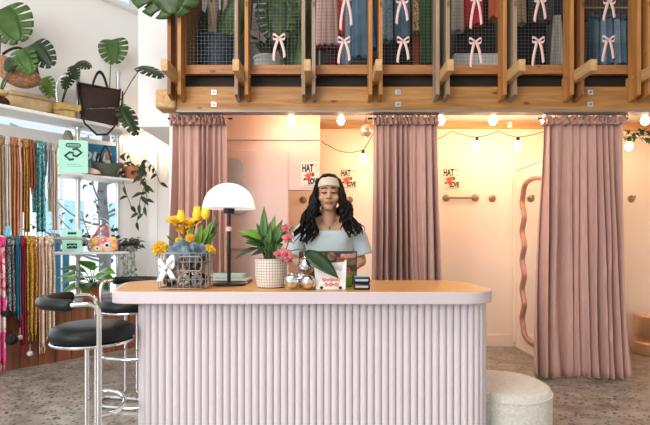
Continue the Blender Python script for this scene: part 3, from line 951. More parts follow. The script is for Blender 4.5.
for (x, d, L, W, m) in ((0, (.02, -.1, 1), .95, .17, 'leaf'), (-.03, (-.22, 0, 1), .8, .15, 'leaf_dark'), (.03, (.14, .1, 1), .75, .13, 'leaf_dark'), (.02, (.1, -.2, .9), .5, .09, 'leaf_light'), (-.03, (-.35, -.1, .7), .42, .1, 'leaf_dark')):
    b = MB(); leaf(b, frame_to((x, 0, .13), d, (0, -1, .2)), L, W, .06, .12, 10); b.build('leaf', M[m], pl, solid=.002)
c = P(255, 37, 4.3)
t = thing('shoulder_bag', 'small grey-brown shoulder bag hanging behind the mesh beside the speckled leaf', 'bag', (c.x, 4.3, c.z - .06))
MB().box(-.045, .045, -.02, .02, 0, .12).build('body', mat('taupe_bag', (.2, .16, .13), .6), t, bevel=.015)
MB().tube([(-.04, 0, .115), (-.03, 0, .3), (0, .0, .6), (.03, 0, .3), (.04, 0, .115)], .006, 6).build('strap', M['tote'], t)
solo('white_cloth', 'crumpled white sheet hanging behind the speckled monstera leaf', 'cloth', cloth_tube(GX(272, 4.9), 4.9, 3.75, 2.76, .42, .5, .02, 6, .012), M['white_pot'], solid=.003)

# ------------------------------------------------------------------ curtains
def curtain(label, x0t, x1t, x0b, x1b, folds, seed, zb=.012, side=0.0):
    Y = 4.17
    r = random.Random(seed)
    ph = [r.uniform(0, 6) for _ in range(5)]
    zt = 2.318
    t = thing('curtain', label, 'curtain', ((x0b + x1b) / 2, Y, zb), 0, 'dusty pink fitting room curtains')
    def warp(u):
        return u + .035 * math.sin(7 * u + ph[0]) + .018 * math.sin(17 * u + ph[1])
    def fn(u, v):
        w = warp(u) + .018 * math.sin(6 * u + 2.2 * v + ph[2]) * v + .010 * math.sin(15 * u - 3 * v + ph[4]) * v
        x = lerp(lerp(x0t, x1t, u), lerp(x0b, x1b, u), v ** 1.6)
        k = .35 + .65 * min(1, v * 2.2)
        A = (.046 + .024 * math.sin(9 * u + ph[2])) * k * (1 + .35 * v)
        y = Y + A * math.sin(2 * PI * folds * w + ph[3] + .5 * math.sin(3 * v + ph[4])) + .012 * k * math.sin(2 * PI * folds * 2.1 * w + ph[1])
        x += .012 * v * math.sin(2 * PI * folds * w * .5 + 4 * v + ph[0])
        y -= .10 * v ** 3
        return Vector((x, y, lerp(zt, zb + .02 * (1 + math.sin(2 * PI * folds * w + ph[3] + 2)) * .5, v)))
    MB().grid(folds * 18, 36, fn).build('drape', M['velvet'], t, world=True, solid=.004, ang=80)
    def hd(u, v):
        w = warp(u)
        a = .030 * math.sin(2 * PI * folds * 1.6 * w + ph[3] + 2 * v) + .016 * math.sin(2 * PI * folds * 3.1 * w + ph[2] - 4 * v)
        return Vector((lerp(x0t - .015, x1t + .015, u) + .010 * math.sin(2 * PI * folds * 2.7 * w) * abs(v - .5) * 2, Y - .028 + a * (.45 + abs(v - .55) * 1.6) - .012 * math.sin(PI * v),
                       2.262 + .080 * v + .012 * math.sin(2 * PI * folds * 2.3 * w + ph[0]) * v))
    MB().grid(folds * 22, 8, hd).build('ruffled_heading', M['velvet'], t, world=True, solid=.004, ang=80)
    MB().tube([(x0t - .05, Y, 2.328), (x1t + .05, Y, 2.328)], .009, 8).build('curtain_rod', M['black_metal'], t, world=True)
    return t


cX = lambda px: RX(px, 4.13)
curtain('dusty pink velvet curtain beside the white wall, behind the mushroom lamp', cX(172), cX(226), cX(168), cX(229), 8, 3)
curtain('dusty pink velvet curtain directly behind the till side of the counter', cX(374), cX(438), cX(371), cX(442), 9, 5)
curtain('full-length dusty pink velvet curtain covering the tall wavy mirror', cX(546), cX(625), cX(532), cX(626), 10, 8)

# ------------------------------------------------------------------ fitting room fittings
def poster(px0, px1, py0, py1, Y, label):
    a, b_ = P(px0, py1, Y), P(px1, py0, Y)
    w, h = b_.x - a.x, b_.z - a.z
    t = thing('art_poster', label, 'poster', ((a.x + b_.x) / 2, Y - .004, a.z), 0)
    MB().box(-w / 2, w / 2, 0, .002, 0, h).build('sheet', M['poster'], t, smooth=False)
    R_ = Matrix.Rotation(PI / 2, 4, 'X')
    vs, fs = text_mesh('HAT', h * .36, .001, 0, .004)
    MB().add(vs, fs, TRS((-w * .14, -.0015, h * .74), (PI / 2, 0, 0), (.62, 1.15, 1))).build('lettering', M['ink'], t, smooth=False)
    vs, fs = text_mesh('LOVE', h * .28, .001, 0, .004)
    MB().add(vs, fs, TRS((w * .17, -.0015, h * .22), (PI / 2, 0, 0), (.62, 1.1, 1))).build('lettering', M['ink'], t, smooth=False)
    bl = [(.0, .0), (.16, -.12), (.22, .02), (.18, .2), (.30, .24), (.20, .42), (.05, .36), (-.10, .24), (-.02, .2)]
    MB().prism([(-w * .22 + x * w * 1.3, h * .28 + y * h * .72) for x, y in bl], 0, .0012, TRS((0, -.0012, 0), (PI / 2, 0, 0))).build('red_figure', M['ink_red'], t, smooth=False)
    MB().prism([(-w * .40, h * .27), (-w * .22, h * .27), (-w * .28, h * .38)], 0, .0012, TRS((0, -.0013, 0), (PI / 2, 0, 0))).build('dark_figure', M['ink'], t, smooth=False)
    MB().prism([(w * .08, h * .42), (w * .22, h * .42), (w * .22, h * .54), (w * .15, h * .6), (w * .08, h * .54)], 0, .0012, TRS((0, -.0013, 0), (PI / 2, 0, 0))).build('green_figure', M['ink_green'], t, smooth=False)
    mb = MB()
    for i, (z, x0, x1) in enumerate(((.88, .14, .42), (.82, .2, .42), (.70, .3, .42), (.62, .28, .42), (.06, -.34, .36))):
        mb.box(w * x0, w * x1, -.0016, -.0004, h * z, h * (z + .025))
    mb.build('small_lettering', M['ink_grey'], t, smooth=False)


poster(301, 319.5, 162, 187, 4.598, 'art poster with black letters and red figure on the pink wall')
poster(339.5, 357, 168, 189, YB, 'art poster with black letters and red figure beside the middle curtain, behind the person')
poster(442, 460, 167, 190, YB, 'art poster with black letters and red figure above the brass wall rail')


def hook(px, py, label):
    c = P(px, py, YB)
    t = thing('wall_hook', label, 'hook', (c.x, YB - .001, c.z), 0, 'brass wall hooks')
    MB().lathe([(0, 0), (.042, 0), (.042, .006), (.03, .012), (0, .012)], 24, TRS((0, 0, 0), (PI / 2, 0, 0))).build('rose', M['brass'], t)
    MB().tube([(0, -.012, 0), (0, -.04, -.005), (.0, -.06, .0), (0, -.065, .03)], [.010, .010, .010, .013], 8).build('peg', M['brass'], t)
    return t


hook(303, 200, 'round brass hook in the recess below the pink wall poster')
hook(349.5, 200, 'round brass hook below the poster beside the middle curtain')
hook(492, 198.5, 'round brass hook on the peach wall beside the brass rail')
hook(631, 199, 'round brass hook on the orange wall above the gold stool')
c0, c1 = P(446, 198, YB), P(475, 198, YB)
t = thing('wall_rail', 'short brass rail on the peach wall under the poster', 'rail', ((c0.x + c1.x) / 2, YB - .001, c0.z))
for c in (c0, c1):
    MB().lathe([(0, 0), (.042, 0), (.042, .006), (.026, .02), (.016, .05), (0, .05)], 24, TRS((c.x, YB - .001, c.z), (PI / 2, 0, 0))).build('end_rose', M['brass'], t, world=True)
MB().tube([(c0.x, YB - .045, c0.z), (c1.x, YB - .045, c1.z)], .013, 10).build('rail_bar', M['brass'], t, world=True)
c = P(509, 125, YB - .03)
solo('socket_box', 'tiny white box on the wood strip above the peach wall', 'box', MB().box(c.x - .028, c.x + .028, YB - .055, YB - .0305, c.z - .03, c.z + .03), M['trim_white'], bevel=.004)

# wavy mirror on the partition
t = thing('wavy_mirror', 'tall mirror with a wavy rose-copper frame beside the full-length curtain', 'mirror', (2.199, 4.6, .16))
mz0, mz1, my0, my1 = .16, 1.86, 4.32, 5.06
out = []
n = 120
def wav(s, k, a=.028):
    return a * math.sin(2 * PI * k * s)
rc = .13
seq = []
for i in range(40):
    s = i / 39
    seq.append((my1 - .02 + wav(s, 4.5), lerp(mz0 + rc, mz1 - rc, s)))
for i in range(1, 8):
    a = PI / 2 * i / 8
    seq.append((my1 - .02 - rc + rc * math.cos(a), mz1 - rc + rc * math.sin(a)))
for i in range(16):
    s = i / 15
    seq.append((lerp(my1 - .02 - rc, my0 + rc, s), mz1 + wav(s, 1, .012)))
for i in range(1, 8):
    a = PI / 2 + PI / 2 * i / 8
    seq.append((my0 + rc + rc * math.cos(a), mz1 - rc + rc * math.sin(a)))
for i in range(40):
    s = i / 39
    seq.append((my0 + wav(s, 4.5), lerp(mz1 - rc, mz0 + rc, s)))
for i in range(1, 8):
    a = PI + PI / 2 * i / 8
    seq.append((my0 + rc + rc * math.cos(a), mz0 + rc + rc * math.sin(a)))
for i in range(16):
    s = i / 15
    seq.append((lerp(my0 + rc, my1 - .02 - rc, s), mz0 + wav(s, 1, .012)))
for i in range(1, 8):
    a = -PI / 2 + PI / 2 * i / 8
    seq.append((my1 - .02 - rc + rc * math.cos(a), mz0 + rc + rc * math.sin(a)))
MB().tube([(2.168, y, z) for y, z in seq], .025, 12, closed=True).build('wavy_frame', M['copper_pink'], t, world=True, ang=80)
MB().prism([(y, z) for y, z in seq], 2.172, 2.1785, Matrix(((0, 0, 1, 0), (1, 0, 0, 0), (0, 1, 0, 0), (0, 0, 0, 1)))).build('mirror_glass', M['mirror'], t, world=True, smooth=False)
MB().box(2.179, 2.1985, my0 + .1, my1 - .12, mz0 + .1, mz1 - .1).build('backing', M['peach_wall'], t, world=True, smooth=False)

# cloud-shaped mirror on the pink wall
t = thing('cloud_mirror', 'grey cloud-shaped mirror on the pink wall behind the mushroom lamp', 'mirror', (RX(228, 4.57), 4.579, RZ(216, 4.57)))
lobes = [(233.5, 168, 10.5), (238, 199, 15.5), (221, 178, 14), (218, 205, 12), (229, 188, 16)]
cs = [(RX(x, 4.57), RZ(y, 4.57), r / F * 4.57) for x, y, r in lobes]
ctr = (RX(228, 4.57), RZ(189, 4.57))
poly = []
for i in range(120):
    a = 2 * PI * i / 120
    best = 0
    for (x, z, r) in cs:
        dx, dz = x - ctr[0], z - ctr[1]
        bq = dx * math.cos(a) + dz * math.sin(a)
        disc = bq * bq - (dx * dx + dz * dz - r * r)
        if disc >= 0:
            best = max(best, bq + math.sqrt(disc))
    poly.append((best * math.cos(a), best * math.sin(a)))
zc = ctr[1] - RZ(216, 4.57)
MB().prism([(x, y + zc) for x, y in poly], 0, .012, TRS((0, 0, 0), (PI / 2, 0, 0))).build('mirror_glass', M['dull_mirror'], t, bevel=.002)
MB().prism([(x * .8, y * .8 + zc) for x, y in poly], -.001, -.0001, TRS((0, 0, 0), (PI / 2, 0, 0))).build('backing', M['board_grey'], t, smooth=False)

# gold drum stool
gc = Vector((3.575, 4.98, 0))
t = thing('drum_stool', 'brushed gold two-tier drum stool on the concrete by the orange wall', 'stool', gc)
MB().lathe([(0, .001), (.205, .001), (.215, .012), (.215, .125), (.2, .14), (0, .14)], 48).build('base', M['gold'], t)
MB().lathe([(0, .1405), (.17, .1405), (.175, .16), (.195, .175), (.205, .19), (.205, .415), (.19, .43), (0, .432)], 48).build('seat_drum', M['gold'], t)


# string lights
def bulb(t, p, drop=.0):
    q = MB().lathe([(0, .0), (.016, .0), (.018, -.012), (.016, -.045), (0, -.045)], 14, Matrix.Translation(p)).build('lamp_socket', M['socket'], t, world=True)
    MB().lathe([(0, -.135), (.014, -.132), (.028, -.118), (.034, -.098), (.032, -.08), (.02, -.058), (.014, -.046), (0, -.046)], 16, Matrix.Translation(p)).build('bulb', M['bulb'], t, world=True)


def string_light(label, pts, bulbs, group='festoon lights'):
    t = thing('string_light', label, 'string light', Vector(pts[0]), 0)
    path = []
    for i in range(len(pts) - 1):
        path += curve_pts(pts[i], pts[i + 1], .012, 6)[:-1]
    path.append(Vector(pts[-1]))
    MB().tube(path, .004, 6).build('cable', M['socket'], t, world=True)
    for p in bulbs:
        bulb(t, Vector(p))
    return t


Yf = 4.33
zf = 2.452
row = [P(px, 114, Yf) for px in (291, 341, 441, 493, 545, 645)]
for q in row:
    q.z = zf
string_light('row of warm bulbs strung right behind the timber beam', [(row[0].x - .4, Yf, 2.5), *row, (XR - .1, Yf, 2.47)], [q - Vector((0, 0, .006)) for q in row])
Yk = 4.95
L_ = lambda px, py: P(px, py, Yk)
s1 = string_light('sagging warm bulb string in front of the brass rail wall', [L_(432, 141), L_(452, 131), L_(477, 137), L_(498, 131), L_(518, 137), L_(545, 131), L_(566, 137)],
                  [L_(477, 137), L_(518, 137)])
string_light('sagging bulb string under the wood strip beside the middle curtain', [L_(322, 141), L_(328, 145), L_(344, 152), L_(363, 150), L_(371, 137), L_(376, 128)], [L_(363, 150)])
Yg = 4.9
gl = string_light('leafy garlanded bulb string above the gold stool', [P(610, 133, Yg), P(629, 138, Yg), P(650, 131, Yg), P(668, 137, Yg)], [P(629, 138, Yg)])
b = MB()
for i in range(70):
    q = P(RND.uniform(618, 652), RND.uniform(129, 139), Yg + RND.uniform(-.04, .06))
    leaf(b, frame_to(q, (RND.uniform(-1, 1), RND.uniform(-1, 1), RND.uniform(-1, .4))), .06, .028, .3, .2, 4)
b.build('garland_leaves', M['leaf_dark'], gl, world=True, solid=.001)
c = P(366, 131, 4.5)
t = thing('glass_globe', 'clear glass globe ornament hanging beside the top of the middle curtain', 'ornament', (c.x, 4.5, c.z - .065))
MB().ball((0, 0, .065), .062, 24, 16).build('globe', mat('globe_mirror', (.75, .6, .5), .12, .6, var=.35, scale=30), t)
MB().tube([(0, 0, .126), (0, 0, .16), (0, 0, 2.62 - (c.z - .065))], .003, 6).build('hanging_cord', M['socket'], t)
wb = P(135, 133, 5.62)
string_light('warm bulb on a cable looping along the white wall beside the window', [P(135, 133, 5.62), P(143, 131, 5.7), P(152, 127.5, 5.74), P(163, 130, 5.76), P(172, 130, 5.78)], [wb])
# ------------------------------------------------------------------ window rack: poles, shelves, rails
rk = thing('display_rack', 'galvanised pipe rack with white shelves in front of the shop window', 'rack', WP(.66, -.1, .557))
PN = -.22
for px, top in ((78, 66), (118, 73), (None, 66)):
    tt = WT(px, PN) if px else -.95
    b0 = WP(tt, PN, .5575)
    zt = RZ(top, b0.y) if px else 2.9
    p = MB().tube([b0, WP(tt, PN, zt)], .024, 14).build('pole', M['galv'], rk, world=True)
    for z in (.5575, 1.045, 1.872, 2.432):
        MB().lathe([(.0, 0), (.055, 0), (.055, .010), (.036, .012), (.034, .035), (0, .035)] if z < 1 else [(.0, 0), (.034, .0), (.036, .022), (.06, .024), (.06, .032), (0, .032)], 18, Matrix.Translation(WP(tt, PN, z))).build('pipe_flange', M['galv'], p, world=True)
    MB().ball(WP(tt, PN, zt), .030, 14, 8).build('pole_cap', M['galv'], p, world=True)


def shelf(t0, t1, z0, z1, n0=-.37, n1=-.005):
    r = .12
    pts = [(t0, n0), (t0, n1)]
    for i in range(9):
        a = PI / 2 - PI / 2 * i / 8
        pts.append((t1 - r + r * math.cos(a), n1 - r + r * math.sin(a)))
    pts += [(t1, n0)]
    mb = MB()
    mb.prism([(x, -y) for x, y in pts], z0, z1, TRS((W0.x, W0.y, 0), (0, 0, WA)))
    return mb


te = WT(139, -.1)
shelf(-1.9, te, 2.466, 2.50).build('shelf_board', M['trim_white'], rk, world=True, smooth=False, bevel=.004)
shelf(WT(57.5, -.2) + .015, te - .02, 1.906, 1.932).build('shelf_board', M['trim_white'], rk, world=True, smooth=False, bevel=.004)
shelf(WT(48, -.02), te - .02, 1.079, 1.105).build('shelf_board', M['trim_white'], rk, world=True, smooth=False, bevel=.004)
tp = WT(78, PN)
MB().tube([WP(-1.9, -.20, 2.22), WP(tp, -.20, 2.22)], .014, 10).build('hanging_rail', M['galv'], rk, world=True)
MB().tube([WP(-1.9, .06, 1.245), WP(tp - .12, .06, 1.245), WP(tp - .03, .04, 1.245), WP(tp, -.19, 1.245)], .014, 10).build('hanging_rail', M['galv'], rk, world=True)

# ------------------------------------------------------------------ scarves
S = {'tan': cl('scarf_tan', (.42, .26, .14), var=.3), 'white': cl('scarf_white', (.62, .57, .5)), 'rust': cl('scarf_rust', (.50, .20, .09), var=.3), 'blush': cl('scarf_blush', (.62, .38, .31)),
     'mustard': patterned('scarf_mustard', [(.45, .22, .03), (.30, .13, .02), (.55, .30, .06)], 'noise', 40), 'brick': cl('scarf_brick', (.28, .07, .035), var=.3),
     'teal': patterned('scarf_teal', [(.03, .22, .24), (.35, .55, .53), (.03, .27, .28), (.02, .14, .17)], 'noise', 32), 'lav': cl('scarf_lavender', (.40, .36, .44)), 'cream': cl('scarf_cream', (.58, .47, .37)),
     'check': patterned('scarf_check', [(.70, .04, .20), (.72, .42, .40), (.72, .10, .28), (.75, .58, .52)], 'cells', 16), 'bw': patterned('scarf_bw', [(.02, .02, .025), (.4, .36, .35), (.03, .025, .03)], 'noise', 42),
     'petrol': cl('scarf_petrol', (.02, .13, .20), var=.3), 'crimson': cl('scarf_crimson', (.25, .01, .03), var=.3), 'crochet': patterned('scarf_crochet', [(.50, .25, .025), (.24, .09, .01), (.60, .34, .05)], 'noise', 45),
     'lace': patterned('scarf_lace', [(.66, .52, .38), (.45, .30, .18), (.72, .60, .47)], 'noise', 50), 'peach': cl('scarf_peach', (.66, .42, .32), var=.2)}
WNv = Vector((WN.x, WN.y, 0)); WDv = Vector((WD.x, WD.y, 0))


def scarf(label, px0, px1, py1, n, zr, m, fold=2, pom=None, taper=1.0, py2=None, fr=True, dn=0.0):
    """Folded over the rail: a front fall, a shorter back fall, fringe or pompoms below."""
    t0, t1 = WT(px0, n), WT(px1, n)
    tc, w = (t0 + t1) / 2, (t1 - t0) * .96
    c = WP(tc, n, 0)
    z1 = RZ(py1, c.y)
    z2 = RZ(py2, c.y) if py2 else lerp(zr, z1, .78)
    t = thing('scarf', label, 'scarf', (c.x, c.y, z1), 0, None)
    r = .0235 + dn
    ph = RND.random() * 6
    def fn(u, v):
        # v 0..1 goes from the back fall over the rail to the front fall
        if v < .4:
            k = 1 - v / .4
            nn, z = -r - .012 * k, lerp(zr, z2, k)
        elif v < .5:
            a = PI * (1 - (v - .4) / .1)
            k = 0
            nn, z = r * math.cos(a), zr + r * math.sin(a)
        else:
            k = (v - .5) / .5
            nn, z = r + .01 * k, lerp(zr, z1, k)
        sp = lerp(.8, 1.0, min(1, k * 3)) * lerp(1, taper, k)
        tt = tc + (u - .5) * w * sp + .003 * math.sin(5 * k + ph)
        fo = (.002 + .024 * min(1, k * 3)) * math.sin(2 * PI * fold * u + ph + k) * (1 if v >= .5 else -1)
        return WP(tt, n + nn + fo + (.012 if v >= .5 else -.012) * min(1, 3 * k), z)
    MB().grid(fold * 8, 40, fn).build('cloth', m, t, world=True, solid=.004, ang=80)
    kn = MB()
    for i in range(max(2, fold + 1)):
        q = fn((i + .5) / max(2, fold + 1), .505)
        kn.ball(q + WNv * .012 + Vector((0, 0, -.03 - .012 * (i % 2))), (w / (2.4 * max(2, fold + 1)) + .006, .016, .030), 10, 8)
    kn.build('knot', m, t, world=True)
    if fr:
        mb = MB()
        k = max(4, int(w / .012))
        for i in range(k):
            u = (i + .5) / k
            p = fn(u, 1)
            mb.tube([p + Vector((0, 0, .01)), p + Vector((RND.uniform(-.004, .004), 0, -.03)), p + Vector((RND.uniform(-.008, .008), 0, -RND.uniform(.05, .075)))], [.004, .004, .002], 5)
        mb.build('fringe', m, t, world=True)
    for (px, py, rr, pm) in (pom or ()):
        q = P(px, py, c.y - .03)
        q = Vector((q.x, q.y, q.z)) + WNv * .03
        MB().ball(q, rr, 14, 10).tube([q, q + Vector((0, 0, .09))], .003, 5).build('pompom', pm, t, world=True)
    return t


NU, NL = -.20, .06
scarf('brown scarf at the far end of the upper rail by the photo edge', -4, 3, 236, NU, 2.22, S['tan'], 2)
scarf('off-white scarf second on the upper rail, next to the rust one', 3.5, 9, 226, NU, 2.22, S['white'], 2)
scarf('long rust orange scarf on the upper rail', 9.5, 17, 238, NU, 2.22, S['rust'], 2)
scarf('blush pink scarf between the rust and mustard ones on the upper rail', 17.5, 21.5, 228, NU, 2.22, S['blush'], 1)
scarf('mottled mustard scarf on the upper rail', 22, 28, 232, NU, 2.22, S['mustard'], 2)
scarf('short brick red scarf between mustard and teal on the upper rail', 28.5, 34, 188, NU, 2.22, S['brick'], 2)
scarf('speckled teal scarf on the upper rail', 34.5, 43.5, 232, NU, 2.22, S['teal'], 2)
scarf('short lavender scarf between the teal and cream ones', 45.5, 49, 184, NU, 2.22, S['lav'], 1)
scarf('long cream scarf at the sign end of the upper rail', 50, 56, 230, NU, 2.22, S['cream'], 2, taper=.9)
bp, wp_ = cl('pompom_black', (.012, .011, .012), bump=.8, bscale=80), cl('pompom_white', (.66, .58, .52), bump=.8, bscale=80)
scarf('magenta and pink checked scarf hanging lowest on the lower rail', -6, 5, 364, NL, 1.245, S['check'], 2)
scarf('black and white patterned scarf with black pompoms on the lower rail', 5.8, 13.5, 312, NL, 1.245, S['bw'], 2, [(6, 313, .045, bp), (10.5, 339, .052, bp)], fr=False)
scarf('petrol blue scarf on the lower rail beside the crimson one', 14.2, 19, 312, NL, 1.245, S['petrol'], 2)
scarf('dark crimson scarf half behind the mustard crochet scarf', 19.3, 24, 344, NL, 1.245, S['crimson'], 2, [(19, 337, .024, wp_)])
scarf('mustard crochet scarf with a white tassel on the lower rail', 24.3, 36, 334, NL, 1.245, S['crochet'], 2, [(29, 353, .026, wp_)], taper=.75)
scarf('narrow peach scarf beside the mustard crochet scarf', 37.2, 42.5, 346, NL, 1.245, S['peach'], 1)
scarf('cream lace scarf last on the lower rail beside the black stool', 43.2, 53.5, 334, NL, 1.245, S['lace'], 2, taper=.8)

# ------------------------------------------------------------------ signs and goods on the shelves
def facing(px, n, z, yaw=None):
    p = WP(WT(px, n), n, z)
    return p


def board_sign(label, px0, px1, zb, h, n, yaw, big):
    p = WPP((px0 + px1) / 2, 0, n)
    w = (px1 - px0) / F * p.y
    t = thing('mint_sign', label, 'sign', (p.x, p.y, zb), yaw)
    MB().box(-w / 2, w / 2, -.006, .006, 0, h).build('board', M['mint'], t, smooth=False, bevel=.002)
    MB().box(-w * .35, w * .35, .007, .06, 0, .012).build('foot', M['mint'], t, smooth=False)
    def pill(cx, cz, a, b, r, name, m, hollow=True):
        ring = []
        for i in range(32):
            q = 2 * PI * i / 32
            ring.append((cx + (a - b) * (1 if math.cos(q) > 0 else -1) + b * math.cos(q), -.0075, cz + b * math.sin(q)))
        if hollow:
            MB().tube(ring, r, 6, closed=True).build(name, m, t)
        else:
            MB().prism([(x, z) for x, y, z in ring], 0, .0016, TRS((0, -.0065, 0), (PI / 2, 0, 0))).build(name, m, t, smooth=False)
    if big:
        pill(0, h * .84, w * .24, h * .05, .006, 'pill_outline', M['mint_ink'])
        mb = MB()
        for i in range(9):
            x = w * (-.17 + .0425 * i)
            mb.box(x - w * .014, x + w * .014, -.0078, -.006, h * (.825 - .006 * (i % 3 == 1)), h * (.85 + .008 * (i % 2)))
        mb.build('lettering', M['mint_ink'], t, smooth=False)
        for s in (-1, 1):
            o = Vector((s * w * .085, -.0085, h * (.57 + .055 * s)))
            pts = [(-s * w * .10, h * .09 * s), (s * w * .03, h * .115 * s), (s * w * .20, h * .0), (s * w * .03, -h * .115 * s), (-s * w * .10, -h * .085 * s)]
            pts = [o + Vector((x, 0, z)) for x, z in pts]
            MB().tube(pts, .011, 8).build('loop_arrow', M['mint_ink'], t)
        mb = MB()
        mb.box(-w * .22, w * .26, -.0075, -.006, h * .245, h * .26).box(-w * .22, w * .32, -.0075, -.006, h * .195, h * .21)
        mb.build('small_lettering', M['mint_ink_faint'], t, smooth=False)
    else:
        pill(0, h * .83, w * .23, h * .055, .005, 'pill_outline', M['mint_ink'], False)
        mb = MB()
        for z in (.68, .61, .54):
            mb.box(-w * .27, w * .27, -.0075, -.006, h * z, h * (z + .02))
        mb.build('small_lettering', M['mint_ink_faint'], t, smooth=False)
        MB().box(-w * .26, w * .26, -.0078, -.006, h * .15, h * .38).build('dark_label', M['mint_ink'], t, smooth=False)
        MB().tube([(-w * .22, -.009, h * .24), (-w * .08, -.009, h * .30), (0, -.009, h * .24), (w * .1, -.009, h * .30), (w * .22, -.009, h * .27)], .005, 6).build('loop_arrow', M['mint'], t)
    return t


board_sign('large mint sign with two black looped arrows on the middle shelf', 60, 87, 1.933, .345, -.06, .20, True)
board_sign('small mint sign with a dark label on the lower shelf', 63, 81.5, 1.106, .235, -.06, .15, False)
# blue poster in the window
p = WPP(101, 0, -.33)
t = thing('window_poster', 'blue poster with white brush lettering standing behind the olive bag', 'poster', (p.x, p.y, 1.9335), .5)
MB().box(-.20, .20, -.004, .004, 0, .40).build('sheet', M['blue_board'], t, smooth=False)
vs, fs = text_mesh('our', .21, .001, .25, .004)
MB().add(vs, fs, TRS((-.065, -.006, .275), (PI / 2, 0, 0))).build('lettering', M['paper'], t, smooth=False)
p = WPP(108, 0, -.22)
t = thing('figurine', 'pale figurine with an orange head behind the olive bag', 'figurine', (p.x, p.y, 1.9335))
MB().lathe([(0, 0), (.04, 0), (.045, .05), (.035, .20), (.02, .215), (0, .215)], 18).build('body', M['paper'], t)
MB().ball((0, 0, .262), (.032, .032, .05), 14, 10).build('head', mat('figurine_orange', (.6, .3, .15), .6), t)


def sack_bag(t, w, h, d, m, top=.8, seed=1, slump=.12, name='body'):
    r = random.Random(seed)
    o1, o2 = r.random() * 9, r.random() * 9
    def fn(u, v):
        a = 2 * PI * u
        e = .5
        cx, cy = math.copysign(abs(math.cos(a)) ** e, math.cos(a)), math.copysign(abs(math.sin(a)) ** e, math.sin(a))
        k = lerp(1, top, v)
        bul = 1 + slump * math.sin(PI * v) + .05 * noise.noise(Vector((3 * u + o1, 4 * v, o2)))
        dd = lerp(1, .35, v ** 2)
        s = min(1, v * 10) ** .4 if v < .1 else 1
        return Vector((w / 2 * cx * k * bul * lerp(.86, 1, s), d / 2 * cy * dd * bul * lerp(.86, 1, s), h * v))
    mb = MB().grid(40, 14, fn, wrap=True)
    n0 = len(mb.v)
    mb.f.append(tuple(range(39, -1, -1)))
    mb.f.append(tuple(range(14 * 40, 15 * 40)))
    return mb.build(name, m, t, ang=60)


# olive bag
p = WPP(105, 0, -.09)
t = thing('handbag', 'slouchy olive leather handbag on the middle shelf before the blue poster', 'bag', (p.x, p.y, 1.937), .5)
def bowl(u, v):
    a = 2 * PI * u
    r = math.sin(PI / 2 * min(1, v * 1.02 + .25)) ** .6
    return Vector((.135 * r * math.cos(a) * (1 + .08 * v), .06 * r * math.sin(a), .150 * v + .012 * v * math.cos(2 * a)))
mb = MB().grid(36, 10, bowl, wrap=True)
mb.f.append(tuple(range(35, -1, -1)))
mb.build('body', M['olive_bag'], t, solid=.005)
MB().tube(curve_pts((-.06, .0, .145), (.07, .0, .145), 0, 14, (0, 0, .19)), .011, 8).build('handle', M['tote'], t)
MB().tube(curve_pts((-.09, .02, .14), (-.03, .02, .14), 0, 10, (0, 0, .11)), .008, 8).build('strap', M['tote'], t)
MB().ball((.155, 0, .135), (.04, .03, .035), 12, 8).build('knot', M['olive_bag'], t)
# pink shoe
p = WPP(93, 0, -.03)
t = thing('shoe', 'pink flat shoe on the middle shelf beside the large mint sign', 'shoe', (p.x, p.y, 1.933), .3)
MB().grid(20, 6, lambda u, v: Vector((.075 * math.cos(2 * PI * u) * (1 - .1 * v), .028 * math.sin(2 * PI * u) * (1 - .3 * v), .006 + .05 * v * (.5 + .5 * math.cos(2 * PI * u + 2.4)) + .02 * v)), wrap=True).build('upper', mat('shoe_pink', (.72, .42, .36), .5), t, solid=.004)
MB().prism([(.078 * math.cos(2 * PI * i / 24), .031 * math.sin(2 * PI * i / 24)) for i in range(24)], 0, .008).build('sole', M['tote'], t)


# hanging plant in terracotta pot at the shelf end
def vine(t, root, pts, n, L, W, m, r=.004, seed=0):
    rr = random.Random(seed)
    path = []
    for i in range(len(pts) - 1):
        path += curve_pts(pts[i], pts[i + 1], 0, 5)[:-1]
    path.append(Vector(pts[-1]))
    MB().tube(path, r, 6).build('vine_stem', M['stem'], t, world=True)
    mb = MB()
    for i in range(n):
        q = path[1 + (len(path) - 2) * i // max(1, n - 1)]
        d = Vector((rr.uniform(-1, 1), rr.uniform(-.9, .3), rr.uniform(-1, -.1)))
        leaf(mb, frame_to(q, d, (rr.uniform(-.4, .4), -1, .5)), L * rr.uniform(.7, 1.15), W * rr.uniform(.8, 1.1), .3, .2, 5)
    mb.build('leaves', m, t, world=True, solid=.001)


p = WPP(133.5, 0, -.12)
t = thing('hanging_plant', 'trailing green plant in a terracotta pot at the end of the middle shelf', 'plant', (p.x, p.y, 1.9335))
pot(MB(), .085, .115, .145, .02).build('pot', M['terracotta'], t)
MB().lathe([(0, 0), (.10, 0), (.10, .004), (0, .004)], 20, TRS((0, 0, .117))).build('soil', M['soil'], t)
o = Vector((p.x, p.y, 1.9335 + .125))
q = lambda px, py: P(px, py, p.y - .14)
vine(t, o, [o + Vector((.05, -.05, 0)), q(141, 165), q(146, 182), q(140, 200), q(137, 222)], 12, .12, .05, M['leaf_dark'], seed=1)
vine(t, o, [o + Vector((.07, -.02, 0)), q(146, 160), q(154, 168), q(160, 183)], 7, .10, .045, M['leaf_dark'], seed=2)
vine(t, o, [o + Vector((-.05, -.07, 0)), q(121, 172), q(125, 190), q(131, 206)], 6, .11, .045, M['leaf_dark'], seed=3)
vine(t, o, [o + Vector((.03, -.08, 0)), q(142, 178), q(147, 196), q(143, 214)], 9, .11, .05, M['leaf_dark'], seed=4)
vine(t, o, [o + Vector((0, 0, 0)), q(128, 152), q(120, 156)], 6, .09, .045, M['leaf_dark'], seed=5)
b = MB()
